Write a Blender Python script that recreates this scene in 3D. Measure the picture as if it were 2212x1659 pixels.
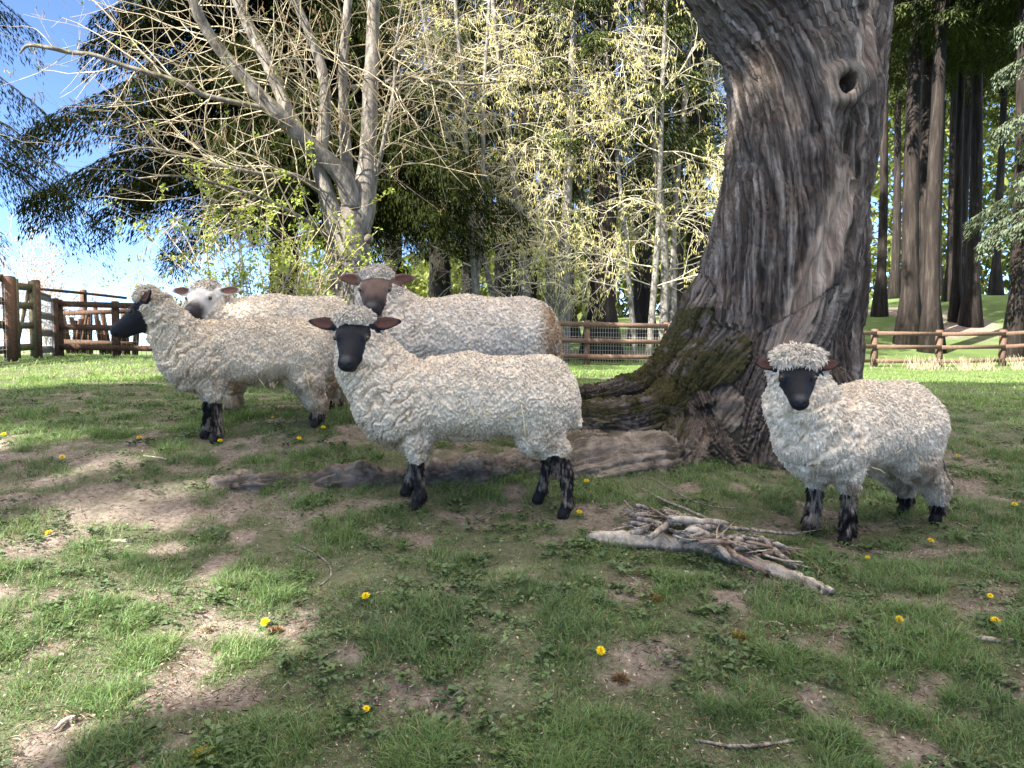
import bpy, math, random, os
import numpy as np
from mathutils import Vector, Matrix
for _o in list(bpy.data.objects): bpy.data.objects.remove(_o)
scene = bpy.context.scene
R = math.radians
COL = scene.collection
# ------------------------------------------------------------------ camera
CAMZ, PITCH, FPX = 1.10, R(3.03), 1661.0          # photo read at 2212 x 1659
cam = bpy.data.cameras.new("camera"); camo = bpy.data.objects.new("camera", cam); COL.objects.link(camo)
cam.sensor_width = 36.0; cam.lens = 36.0 * FPX / 2212.0
cam.clip_start = 0.05; cam.clip_end = 2000.0
camo.location = (0, 0, CAMZ); camo.rotation_euler = (R(90) - PITCH, 0, 0)
scene.camera = camo
# ------------------------------------------------------------------ light
SUN_EL, SUN_AZ = R(42), R(130)                      # azimuth: degrees to the LEFT of +Y
SUN_DIR = Vector((-math.sin(SUN_AZ) * math.cos(SUN_EL), math.cos(SUN_AZ) * math.cos(SUN_EL), math.sin(SUN_EL)))
world = bpy.data.worlds.new("World"); scene.world = world; world.use_nodes = True
wn = world.node_tree; bg = wn.nodes["Background"]
sky = wn.nodes.new("ShaderNodeTexSky"); sky.sky_type = 'NISHITA'; sky.sun_disc = False
sky.sun_elevation = SUN_EL; sky.sun_rotation = -SUN_AZ; sky.ozone_density = 3.0; sky.dust_density = 0.1; sky.air_density = 1.0; sky.altitude = 7500
# unseen bright cloud added above the frame for fill light, blue sky lower down
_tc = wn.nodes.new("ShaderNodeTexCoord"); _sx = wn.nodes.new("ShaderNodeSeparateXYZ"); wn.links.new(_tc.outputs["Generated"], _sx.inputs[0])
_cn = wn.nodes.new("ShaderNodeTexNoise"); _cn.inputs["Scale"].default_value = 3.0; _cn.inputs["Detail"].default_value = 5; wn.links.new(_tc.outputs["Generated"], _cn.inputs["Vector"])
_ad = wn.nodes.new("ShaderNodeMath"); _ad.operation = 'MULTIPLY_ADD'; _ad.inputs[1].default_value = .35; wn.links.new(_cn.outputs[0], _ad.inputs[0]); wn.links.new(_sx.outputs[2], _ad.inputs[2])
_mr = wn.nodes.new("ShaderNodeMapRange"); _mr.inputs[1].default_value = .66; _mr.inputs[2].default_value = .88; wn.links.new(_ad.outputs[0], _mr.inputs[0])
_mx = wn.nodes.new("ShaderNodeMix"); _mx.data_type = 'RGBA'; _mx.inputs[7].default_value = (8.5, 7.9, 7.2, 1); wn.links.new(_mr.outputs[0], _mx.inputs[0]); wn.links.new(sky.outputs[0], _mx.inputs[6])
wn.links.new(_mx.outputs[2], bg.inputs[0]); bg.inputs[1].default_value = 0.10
sun = bpy.data.lights.new("sun", 'SUN'); sun.energy = 4.4; sun.angle = R(0.6); sun.color = (1.0, 0.95, 0.86)
suno = bpy.data.objects.new("sun", sun); COL.objects.link(suno)
suno.rotation_euler = SUN_DIR.to_track_quat('Z', 'Y').to_euler(); suno.location = (-8, 3, 12)
scene.view_settings.view_transform = 'Standard'; scene.view_settings.look = 'None'
scene.view_settings.exposure = 2.3; scene.view_settings.gamma = 1.0
scene.cycles.max_bounces = 5; scene.cycles.diffuse_bounces = 3; scene.cycles.glossy_bounces = 2
scene.cycles.transmission_bounces = 3; scene.cycles.transparent_max_bounces = 4
scene.cycles.use_denoising = True

# ------------------------------------------------------------------ numpy helpers
rng = np.random.default_rng(11)
def _h(ix, iy, iz, s):
    with np.errstate(over='ignore'):
        h = (ix.astype(np.uint32) * np.uint32(374761393) + iy.astype(np.uint32) * np.uint32(668265263)
             + iz.astype(np.uint32) * np.uint32(2147483647) + np.uint32((s * 974711 + 12345) & 0xffffffff))
        h ^= h >> np.uint32(13); h *= np.uint32(1274126177); h ^= h >> np.uint32(16)
        h *= np.uint32(2246822519); h ^= h >> np.uint32(15)
    return h.astype(np.float64) / 4294967295.0
def vnoise(p, s=0):                                # value noise 0..1, p (N,3)
    p = np.asarray(p, float); i = np.floor(p).astype(np.int64); f = p - i; f = f * f * f * (f * (f * 6 - 15) + 10)
    x, y, z = i[:, 0], i[:, 1], i[:, 2]; r = 0
    for dx in (0, 1):
        for dy in (0, 1):
            for dz in (0, 1):
                w = (f[:, 0] if dx else 1 - f[:, 0]) * (f[:, 1] if dy else 1 - f[:, 1]) * (f[:, 2] if dz else 1 - f[:, 2])
                r = r + w * _h(x + dx, y + dy, z + dz, s)
    return r
def fbm(p, s=0, o=3):
    r = 0; a = 1.0; t = 0
    for k in range(o):
        r = r + a * vnoise(np.asarray(p) * (2.03 ** k), s + k * 7); t += a; a *= 0.5
    return r / t
def worley(p, s=0):                                # F1, F2
    p = np.asarray(p, float); i = np.floor(p).astype(np.int64); f1 = np.full(len(p), 9.0); f2 = f1.copy()
    for dx in (-1, 0, 1):
        for dy in (-1, 0, 1):
            for dz in (-1, 0, 1):
                c = i + np.array([dx, dy, dz]); x, y, z = c[:, 0], c[:, 1], c[:, 2]
                q = c + np.stack([_h(x, y, z, s), _h(x, y, z, s + 1), _h(x, y, z, s + 2)], 1)
                d = np.sqrt(((q - p) ** 2).sum(1)); m = d < f1
                f2 = np.where(m, f1, np.minimum(f2, d)); f1 = np.where(m, d, f1)
    return f1, f2
def sstep(a, b, x): t = np.clip((x - a) / (b - a), 0, 1); return t * t * (3 - 2 * t)
def nrm(v): return v / np.maximum(np.linalg.norm(v, axis=-1, keepdims=True), 1e-9)
def rvec(n, r=None): return nrm((r or rng).normal(size=(n, 3)))

def make(name, V, F, mat, parent=None, smooth=True, col=None, attrs=None, mid=None):
    """F: list of int arrays (n,3)/(n,4)"""
    me = bpy.data.meshes.new(name); V = np.asarray(V, np.float32)
    F = [np.asarray(f, np.int32) for f in (F if isinstance(F, list) else [F]) if len(f)]
    loops = np.concatenate([f.ravel() for f in F]); tot = np.concatenate([np.full(len(f), f.shape[1], np.int32) for f in F])
    start = np.concatenate([[0], np.cumsum(tot)[:-1]]).astype(np.int32)
    me.vertices.add(len(V)); me.vertices.foreach_set("co", V.ravel())
    me.loops.add(len(loops)); me.loops.foreach_set("vertex_index", loops)
    me.polygons.add(len(tot)); me.polygons.foreach_set("loop_start", start); me.polygons.foreach_set("loop_total", tot)
    me.update(calc_edges=True)
    if smooth: me.polygons.foreach_set("use_smooth", np.ones(len(tot), bool))
    if col is not None:
        a = me.color_attributes.new("col", 'FLOAT_COLOR', 'POINT')
        c = np.ones((len(V), 4), np.float32); c[:, :3] = col; a.data.foreach_set("color", c.ravel())
    for k, v in (attrs or {}).items():
        v = np.asarray(v, np.float32)
        if v.ndim == 2: a = me.attributes.new(k, 'FLOAT_VECTOR', 'POINT'); a.data.foreach_set("vector", v.ravel())
        else: a = me.attributes.new(k, 'FLOAT', 'POINT'); a.data.foreach_set("value", v)
    for m in (mat if isinstance(mat, list) else [mat]): me.materials.append(m)
    if mid is not None: me.polygons.foreach_set("material_index", np.asarray(mid, np.int32))
    me.update()
    o = bpy.data.objects.new(name, me); COL.objects.link(o)
    if parent is not None: o.parent = parent
    return o
def tag(o, label=None, cat=None, group=None, kind=None):
    if label: o["label"] = label
    if cat: o["category"] = cat
    if group: o["group"] = group
    if kind: o["kind"] = kind
    return o
def empty(name, loc=(0, 0, 0), rz=0.0):
    o = bpy.data.objects.new(name, None); COL.objects.link(o); o.location = loc; o.rotation_euler = (0, 0, rz); o.empty_display_size = 0.1
    return o
def copy_tree(o, parent=None):
    c = o.copy(); COL.objects.link(c); c.parent = parent
    for ch in [k for k in bpy.data.objects if k.parent == o]: copy_tree(ch, c)
    return c

def prisms(P0, P1, R0, R1, n=3):
    """open tapered n-sided prisms; returns V, quads"""
    P0, P1 = np.asarray(P0, float), np.asarray(P1, float); M = len(P0)
    d = nrm(P1 - P0); ref = np.where(np.abs(d[:, 2:3]) > 0.9, [[1., 0, 0]], [[0., 0, 1.]])
    a = nrm(np.cross(d, ref)); b = np.cross(d, a)
    t = np.arange(n) * 2 * math.pi / n; c, s = np.cos(t)[None, :, None], np.sin(t)[None, :, None]
    ring = c * a[:, None] + s * b[:, None]
    V = np.concatenate([P0[:, None] + ring * np.asarray(R0)[:, None, None], P1[:, None] + ring * np.asarray(R1)[:, None, None]], 1).reshape(-1, 3)
    k = np.arange(n); q = np.stack([k, (k + 1) % n, (k + 1) % n + n, k + n], 1)
    F = (q[None] + (np.arange(M) * 2 * n)[:, None, None]).reshape(-1, 4)
    return V, F
def tube(P, rad, n=8, cap=True, wob=0.0, seed=0, prof=0.0, jag=0.0):
    P = np.asarray(P, float); K = len(P); rad = np.broadcast_to(np.asarray(rad, float), (K,))
    T = nrm(np.gradient(P, axis=0)); a = np.cross(T[0], [0, 0, 1.0] if abs(T[0][2]) < .9 else [1., 0, 0]); a /= np.linalg.norm(a)
    V = []; r_ = np.random.default_rng(seed); t = np.arange(n) * 2 * math.pi / n; pf = 1 + prof * (r_.random(n) - .5) * 2
    for i in range(K):
        a = a - T[i] * a.dot(T[i]); a /= np.linalg.norm(a); b = np.cross(T[i], a)
        rr = rad[i] * pf * (1 + wob * (r_.random(n) - .5)); pf = pf + prof * .12 * r_.normal(size=n)
        V.append(P[i] + (np.cos(t)[:, None] * a + np.sin(t)[:, None] * b) * rr[:, None] + (T[i] * (r_.normal(size=(n, 1)) * jag * rad[i]) if i in (0, K - 1) else 0))
    V = np.concatenate(V); k = np.arange(n); F = []
    for i in range(K - 1): F.append(np.stack([k, (k + 1) % n, (k + 1) % n + n, k + n], 1) + i * n)
    F = [np.concatenate(F)]
    if cap:
        V = np.concatenate([V, P[:1] - T[0] * rad[0] * .15, P[-1:] + T[-1] * rad[-1] * .15]); m = len(V)
        F.append(np.concatenate([np.stack([(k + 1) % n, k, np.full(n, m - 2)], 1), np.stack([k + (K - 1) * n, (k + 1) % n + (K - 1) * n, np.full(n, m - 1)], 1)]))
    return V, F
def join(parts):
    """list of (V, [F...]) -> V, [tris, quads]"""
    V = []; T = []; Q = []; o = 0
    for v, fs in parts:
        for f in (fs if isinstance(fs, list) else [fs]):
            (T if f.shape[1] == 3 else Q).append(f + o)
        V.append(v); o += len(v)
    F = []
    if T: F.append(np.concatenate(T))
    if Q: F.append(np.concatenate(Q))
    return np.concatenate(V), F
def box(c, s, rz=0.0, M=None):
    x, y, z = [v / 2 for v in s]; V = np.array([[i, j, k] for i in (-x, x) for j in (-y, y) for k in (-z, z)], float)
    if M is None: M = np.array([[math.cos(rz), -math.sin(rz), 0], [math.sin(rz), math.cos(rz), 0], [0, 0, 1]])
    V = V @ np.asarray(M).T + np.asarray(c)
    F = np.array([[0, 1, 3, 2], [4, 6, 7, 5], [0, 4, 5, 1], [2, 3, 7, 6], [0, 2, 6, 4], [1, 5, 7, 3]])
    return V, [F]
def beam(a, b, w, h):
    """box from a to b, w across, h tall"""
    a, b = np.asarray(a, float), np.asarray(b, float); d = b - a; L = np.linalg.norm(d); d /= L
    up = np.array([0, 0, 1.0]) if abs(d[2]) < .95 else np.array([0, 1.0, 0]); s = np.cross(up, d); s /= np.linalg.norm(s); u = np.cross(d, s)
    return box((a + b) / 2, (L, w, h), M=np.stack([d, s, u], 1))

def smin(a, b, k):
    if k <= 0: return np.minimum(a, b)
    h = np.maximum(k - np.abs(a - b), 0) / k; return np.minimum(a, b) - h * h * k * .25
def prim_d(p, x):
    """p: dict; x (...,3)"""
    if p['t'] == 'c':
        a, b = np.asarray(p['a'], np.float32), np.asarray(p['b'], np.float32); ba = b - a
        w = x - a; t = np.clip((w @ ba) / max(float(ba @ ba), 1e-9), 0, 1)
        d = w - t[..., None] * ba
        return np.sqrt((d * d).sum(-1)) - (p['ra'] + t * (p['rb'] - p['ra']))
    r = np.asarray(p['r'], np.float32); q = (x - np.asarray(p['c'], np.float32)) @ np.asarray(p['M'], np.float32)
    k0 = np.sqrt(((q / r) ** 2).sum(-1)); k1 = np.sqrt(((q / (r * r)) ** 2).sum(-1))
    return k0 * (k0 - 1) / np.maximum(k1, 1e-6)
def prim_bb(p):
    if p['t'] == 'c':
        a, b = np.array(p['a'], float), np.array(p['b'], float); r = max(p['ra'], p['rb']); return np.minimum(a, b) - r, np.maximum(a, b) + r
    c = np.array(p['c'], float); M = np.asarray(p['M'], float); e = np.sqrt(((M * np.asarray(p['r'])[None, :]) ** 2).sum(1)); return c - e, c + e
def cap(a, b, ra, rb, k=.04, id=0, cut=False): return dict(t='c', a=a, b=b, ra=ra, rb=rb, k=k, id=id, cut=cut)
def ell(c, r, M=None, k=.04, id=0, cut=False): return dict(t='e', c=c, r=r, M=np.eye(3) if M is None else M, k=k, id=id, cut=cut)
def sdf_mesh(prims, h):
    lo = np.min([prim_bb(p)[0] for p in prims if not p['cut']], 0) - 4 * h; hi = np.max([prim_bb(p)[1] for p in prims if not p['cut']], 0) + 4 * h
    n = np.ceil((hi - lo) / h).astype(int) + 1
    S = np.full(n, 10.0, np.float32); ax = [(lo[i] + np.arange(n[i]) * h).astype(np.float32) for i in range(3)]
    for p in prims:
        a, b = prim_bb(p); m = p['k'] + 3 * h
        i0 = np.clip(np.floor((a - m - lo) / h).astype(int), 0, n - 1); i1 = np.clip(np.ceil((b + m - lo) / h).astype(int) + 1, 1, n)
        if (i1 <= i0).any(): continue
        sl = tuple(slice(i0[k], i1[k]) for k in range(3))
        g = np.stack(np.meshgrid(ax[0][sl[0]], ax[1][sl[1]], ax[2][sl[2]], indexing='ij'), -1)
        d = prim_d(p, g)
        S[sl] = -smin(-S[sl], d, p['k']) if p['cut'] else smin(S[sl], d, p['k'])
    neg = S < 0
    cnt = np.zeros(n - 1, np.int8)
    offs = [(i, j, k) for i in (0, 1) for j in (0, 1) for k in (0, 1)]
    for i, j, k in offs: cnt += neg[i:n[0] - 1 + i, j:n[1] - 1 + j, k:n[2] - 1 + k]
    act = np.argwhere((cnt > 0) & (cnt < 8)); idx = np.full(n - 1, -1, np.int32); idx[tuple(act.T)] = np.arange(len(act))
    vals = {o: S[act[:, 0] + o[0], act[:, 1] + o[1], act[:, 2] + o[2]] for o in offs}
    acc = np.zeros((len(act), 3)); num = np.zeros(len(act))
    for o in offs:
        for ax_ in range(3):
            if o[ax_]: continue
            o2 = list(o); o2[ax_] = 1; o2 = tuple(o2); a, b = vals[o], vals[o2]; m = (a < 0) != (b < 0)
            t = np.where(m, a / np.where(m, a - b, 1), 0); pt = np.tile(np.array(o, float), (len(act), 1)); pt[:, ax_] += t
            acc += pt * m[:, None]; num += m
    V = lo + (act + acc / num[:, None]) * h
    Q = []
    for ax_ in range(3):
        u, v = (ax_ + 1) % 3, (ax_ + 2) % 3
        s0 = [slice(0, n[k]) for k in range(3)]; s1 = list(s0); s0[ax_] = slice(0, n[ax_] - 1); s1[ax_] = slice(1, n[ax_])
        A, B = neg[tuple(s0)], neg[tuple(s1)]; e = np.argwhere(A != B)
        e = e[(e[:, u] > 0) & (e[:, v] > 0) & (e[:, u] < n[u] - 1) & (e[:, v] < n[v] - 1)]
        f = A[tuple(e.T)]
        def I(du, dv): q = e.copy(); q[:, u] += du; q[:, v] += dv; return idx[tuple(q.T)]
        q = np.stack([I(-1, -1), I(0, -1), I(0, 0), I(-1, 0)], 1)
        q[~f] = q[~f][:, ::-1]; Q.append(q)
    Q = np.concatenate(Q); return V, Q[(Q >= 0).all(1)]
def vnormals(V, Q):
    n = np.cross(V[Q[:, 2]] - V[Q[:, 0]], V[Q[:, 3 if Q.shape[1] == 4 else 1]] - V[Q[:, 1 if Q.shape[1] == 4 else 0]])
    N = np.stack([sum(np.bincount(Q[:, j], n[:, i], len(V)) for j in range(Q.shape[1])) for i in range(3)], 1)
    return nrm(N)
def smoothv(V, Q, it=2, lam=.5):
    e = np.concatenate([Q[:, [0, 1]], Q[:, [1, 2]], Q[:, [2, 3]], Q[:, [3, 0]]])
    c = np.bincount(e[:, 0], minlength=len(V)) + 0.0 + np.bincount(e[:, 1], minlength=len(V))
    for _ in range(it):
        A = np.stack([np.bincount(e[:, 0], V[e[:, 1], i], len(V)) + np.bincount(e[:, 1], V[e[:, 0], i], len(V)) for i in range(3)], 1) / np.maximum(c, 1)[:, None]
        V = V + lam * (A - V)
    return V

# ------------------------------------------------------------------ materials
def mat_new(name):
    m = bpy.data.materials.new(name); m.use_nodes = True; nt = m.node_tree; b = nt.nodes["Principled BSDF"]
    b.inputs["Specular IOR Level"].default_value = 0.25; b.inputs["Roughness"].default_value = 0.85
    return m, nt, b
def ramp(nt, fac, stops):
    r = nt.nodes.new("ShaderNodeValToRGB"); e = r.color_ramp.elements
    while len(e) < len(stops): e.new(0.5)
    for el, (p, c) in zip(e, stops): el.position = p; el.color = (*c, 1) if len(c) == 3 else c
    nt.links.new(fac, r.inputs[0]); return r.outputs[0]
def noise(nt, scale, detail=4, vec=None, rough=.6, dist=0.0):
    n = nt.nodes.new("ShaderNodeTexNoise"); n.inputs["Scale"].default_value = scale; n.inputs["Detail"].default_value = detail
    n.inputs["Roughness"].default_value = rough; n.inputs["Distortion"].default_value = dist
    if vec is not None: nt.links.new(vec, n.inputs["Vector"])
    return n.outputs[0]
def objco(nt): return nt.nodes.new("ShaderNodeTexCoord").outputs["Object"]
def attr(nt, name): a = nt.nodes.new("ShaderNodeAttribute"); a.attribute_name = name; return a
def mixc(nt, fac, a, b, mode='MIX'):
    m = nt.nodes.new("ShaderNodeMix"); m.data_type = 'RGBA'; m.blend_type = mode
    for s, v in ((0, fac), (6, a), (7, b)):
        if hasattr(v, 'is_output'): nt.links.new(v, m.inputs[s])
        elif s == 0: m.inputs[0].default_value = v
        else: m.inputs[s].default_value = (*v, 1)
    return m.outputs[2]
def bump(nt, b, h, strength=.5, dist=.01):
    n = nt.nodes.new("ShaderNodeBump"); n.inputs["Strength"].default_value = strength; n.inputs["Distance"].default_value = dist
    nt.links.new(h, n.inputs["Height"]); nt.links.new(n.outputs[0], b.inputs["Normal"]); return n
def mat_leaf(name, trans=.35, rough=.6, spec=.3):
    m, nt, b = mat_new(name); a = attr(nt, "col").outputs["Color"]
    nt.links.new(a, b.inputs["Base Color"]); b.inputs["Roughness"].default_value = rough; b.inputs["Specular IOR Level"].default_value = spec
    if trans > 0:
        t = nt.nodes.new("ShaderNodeBsdfTranslucent"); mx = nt.nodes.new("ShaderNodeMixShader"); mx.inputs[0].default_value = trans
        nt.links.new(mixc(nt, .5, a, (1.0, 1.0, .35), 'MULTIPLY'), t.inputs["Color"])
        out = [n for n in nt.nodes if n.type == 'OUTPUT_MATERIAL'][0]
        nt.links.new(b.outputs[0], mx.inputs[1]); nt.links.new(t.outputs[0], mx.inputs[2]); nt.links.new(mx.outputs[0], out.inputs[0])
    return m
def mat_vcol(name, nscale=30, namt=.35, rough=.9, bstr=.4, bdist=.004, spec=.2):
    m, nt, b = mat_new(name); a = attr(nt, "col").outputs["Color"]; n = noise(nt, nscale, 5, objco(nt))
    c = mixc(nt, 1.0, a, ramp(nt, n, [(.25, (1 - namt,) * 3), (.75, (1 + namt * .6,) * 3)]), 'MULTIPLY')
    nt.links.new(c, b.inputs["Base Color"]); b.inputs["Roughness"].default_value = rough; b.inputs["Specular IOR Level"].default_value = spec
    bump(nt, b, n, bstr, bdist); return m

# ------------------------------------------------------------------ terrain
_f, _u, _r = np.array([0, math.cos(PITCH), -math.sin(PITCH)]), np.array([0, math.sin(PITCH), math.cos(PITCH)]), np.array([1.0, 0, 0])
def ray(px, py): return _f + _r * (px - 1106) / FPX + _u * (829.5 - py) / FPX
def P(px, py, Y):                                   # a point seen at photo pixel (px,py) at distance Y ahead
    d = ray(px, py); s = Y / d[1]; return np.array([d[0] * s, Y, CAMZ + d[2] * s])
_ctl = [(0, 1659, 1.9), (553, 1659, 1.9), (1106, 1659, 1.9), (1660, 1659, 1.9), (2212, 1659, 1.9), (0, 1350, 2.5), (1106, 1350, 2.5), (2212, 1350, 2.5),
        (0, 1150, 3.3), (500, 1120, 3.55), (1010, 1100, 3.75), (1500, 1130, 3.7), (1800, 1170, 3.6), (2212, 1160, 3.7),
        (0, 950, 4.6), (470, 952, 4.6), (680, 912, 4.95), (1040, 940, 4.9), (500, 1000, 4.15), (1020, 1010, 4.2), (2010, 1128, 3.95), (2212, 1000, 5.2),
        (1500, 985, 4.9), (1750, 985, 5.4), (2212, 900, 7.2), (0, 850, 7), (700, 850, 7.2), (1300, 850, 7.0), (2100, 850, 9.5),
        (0, 800, 11.), (700, 800, 11.), (1300, 812, 12.), (2212, 806, 20.), (1900, 806, 19.), (1300, 792, 20.), (0, 772, 15.), (300, 772, 16.5), (700, 780, 18.),
        (0, 775, 26), (500, 770, 28), (1000, 745, 33), (1400, 735, 33), (1900, 735, 32), (2212, 735, 32), (1000, 725, 45), (1400, 706, 45), (1950, 660, 42), (2212, 655, 42),
        (0, 800, 50), (500, 790, 50), (1106, 700, 70), (1900, 650, 70), (2212, 640, 70), (0, 800, 90), (0, 760, 260), (1106, 715, 260), (2212, 690, 260)]
def _uv(X, Y): Y = np.clip(Y, .4, 280); return np.clip(X / (Y + 1.5), -1.2, 1.2) * 1.6, np.log(Y + 1) * 1.0
_cp = np.array([P(*c) for c in _ctl]); _cu = np.stack(_uv(_cp[:, 0], _cp[:, 1]), 1)
def _phi(a, b):
    r2 = ((a[:, None] - b[None]) ** 2).sum(-1); return .5 * r2 * np.log(r2 + 1e-9)
_A = np.zeros((len(_cu) + 3,) * 2); _n = len(_cu); _A[:_n, :_n] = _phi(_cu, _cu) + np.eye(_n) * .004; _A[:_n, _n] = 1; _A[:_n, _n + 1:] = _cu; _A[_n:, :_n] = _A[:_n, _n:].T
_w = np.linalg.solve(_A, np.concatenate([_cp[:, 2], [0, 0, 0]]))
def gz(X, Y):
    X = np.atleast_1d(np.asarray(X, float)); Y = np.atleast_1d(np.asarray(Y, float)); out = np.empty(X.shape).ravel(); x, y = X.ravel(), Y.ravel()
    for i in range(0, len(x), 200000):
        u = np.stack(_uv(x[i:i + 200000], y[i:i + 200000]), 1); out[i:i + 200000] = _phi(u, _cu) @ _w[:_n] + _w[_n] + u @ _w[_n + 1:]
    p = np.stack([x, y, 0 * x], 1); amp = .02 * sstep(60, 8, np.abs(y)) + .25 * sstep(20, 60, y)
    out += (vnoise(p / .42, 3) - .5) * .028 * sstep(20, 8, y) + (vnoise(p / 1.3, 4) - .5) * .05 * sstep(30, 8, y) + (vnoise(p / 9, 5) - .5) * .35 * sstep(22, 50, y)
    return out.reshape(X.shape)
def g1(x, y): return float(gz(x, y)[0])
def G(px, py):                                      # ground point seen at a photo pixel
    d = ray(px, py); t = np.geomspace(1.2, 120, 700); X, Y, Z = d[0] * t, d[1] * t, CAMZ + d[2] * t
    k = int(np.argmax(Z < gz(X, Y))); a, b = t[max(k - 1, 0)], t[k]
    t = np.linspace(a, b, 20); X, Y, Z = d[0] * t, d[1] * t, CAMZ + d[2] * t; k = int(np.argmax(Z <= gz(X, Y)))
    return np.array([X[k], Y[k], g1(X[k], Y[k])])
SHADERS = [(-6.6, -6.6, 1.0, 1.0, "second unseen spruce outside the left edge, added for shade"), (-9.9, -1.9, 4.0, 1.0, "third unseen spruce outside the left edge, added for shade"), (-12.0, .2, 3.0, .62, "fourth unseen spruce outside the left edge, added for shade")]  # unseen trees added only for the shade they cast
# ------------------------------------------------------------------ ground
BARE = [(200, 1010, 330, 32), (120, 1090, 230, 55), (420, 1115, 330, 28), (700, 1105, 220, 16), (1100, 1120, 260, 14), (60, 1160, 200, 30),
        (1700, 1130, 120, 16), (2100, 1005, 150, 28), (2080, 1055, 90, 18), (1980, 1195, 130, 22), (620, 960, 200, 13), (980, 958, 240, 10), (1900, 1370, 190, 36),
        (880, 1545, 180, 40), (330, 1570, 260, 48), (1560, 1470, 110, 30), (520, 1330, 100, 22), (1760, 1290, 120, 16),(1680, 1010, 130, 22), (2120, 1320, 90, 22), (1330, 1420, 90, 20), (140, 1250, 110, 18)]
_be = []
for (px, py, rx, ry) in BARE:
    c = G(px, py); a = G(min(px + rx, 2600), py); b = G(px, py + ry) ; _be.append((c[0], c[1], abs(a[0] - c[0]), max(abs(b[1] - c[1]), .06)))
def grassy(X, Y):
    p = np.stack([X, Y, 0 * X], 1); wx = X + (vnoise(p / .25, 21) - .5) * .5; wy = Y + (vnoise(p / .25, 22) - .5) * .35; b = np.zeros(len(X))
    for (cx, cy, rx, ry) in _be: b = np.maximum(b, .88 * sstep(1.2, .45, np.sqrt(((wx - cx) / rx) ** 2 + ((wy - cy) / ry) ** 2)))
    n = fbm(p / .20, 31, 3); g = sstep(.22, .42, n); g = np.maximum(g, sstep(5.5, 8.5, Y))
    g = g * (1 - .97 * b * (1 - .65 * sstep(.55, .7, fbm(p / .16, 41, 2))))
    far = sstep(24, 27, Y - .05 * X); fn = fbm(p / 5, 51, 3); g = g * (1 - far) + far * sstep(.30, .44, fn)
    return np.clip(g, 0, 1)
ys = np.concatenate([np.linspace(-8, 1.2, 30)[:-1], np.arange(1.2, 7.5, .028), np.geomspace(7.5, 420, 260)])
ts = np.linspace(-1, 1, 521); ts = np.sign(ts) * np.abs(ts) ** 1.25
TY, TT = np.meshgrid(ys, ts, indexing='ij'); GX = TT * (np.abs(TY) + 3.2) * 1.5; GY = TY
gxf, gyf = GX.ravel(), GY.ravel(); gzf = gz(gxf, gyf); gg = grassy(gxf, gyf); pp = np.stack([gxf, gyf, gzf * 0], 1)
near = sstep(9, 5, gyf) * (gyf > 0)
clod = worley(pp[:] / .055, 5)[0]
gzf2 = gzf + near * (1 - .6 * gg) * ((.5 - clod) * .018 + (vnoise(pp / .13, 9) - .5) * .03)
nr, nc = GX.shape; ii = np.arange(nr * nc).reshape(nr, nc)
gF = np.stack([ii[:-1, :-1], ii[:-1, 1:], ii[1:, 1:], ii[1:, :-1]], -1).reshape(-1, 4)
m, nt, b = mat_new("soil_and_turf"); oc = objco(nt); ga = attr(nt, "grass").outputs["Fac"]; ya = attr(nt, "far").outputs["Fac"]
n1 = noise(nt, 2.3, 6, oc); n2 = noise(nt, 38, 6, oc, .7); n3 = noise(nt, 140, 4, oc, .7)
soil = mixc(nt, n3, ramp(nt, n2, [(.30, (.060, .046, .036)), (.48, (.18, .145, .122)), (.60, (.31, .262, .225)), (.75, (.52, .46, .40))]), ramp(nt, n1, [(.3, (.12, .095, .078)), (.7, (.32, .265, .225))]))
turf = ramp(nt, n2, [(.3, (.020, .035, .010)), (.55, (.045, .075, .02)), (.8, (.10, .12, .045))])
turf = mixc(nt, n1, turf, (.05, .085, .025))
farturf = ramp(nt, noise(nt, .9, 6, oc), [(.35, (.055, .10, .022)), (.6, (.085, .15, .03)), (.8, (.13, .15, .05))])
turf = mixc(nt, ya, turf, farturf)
c = mixc(nt, ga, soil, turf); nt.links.new(c, b.inputs["Base Color"]); b.inputs["Roughness"].default_value = 1; b.inputs["Specular IOR Level"].default_value = .1
hs = nt.nodes.new("ShaderNodeMath"); hs.operation = 'ADD'; nt.links.new(n2, hs.inputs[0]); nt.links.new(n3, hs.inputs[1]); bump(nt, b, hs.outputs[0], .9, .012)
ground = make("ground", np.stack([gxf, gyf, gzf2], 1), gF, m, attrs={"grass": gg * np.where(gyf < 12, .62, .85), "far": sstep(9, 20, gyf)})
tag(ground, kind="structure")

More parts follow.
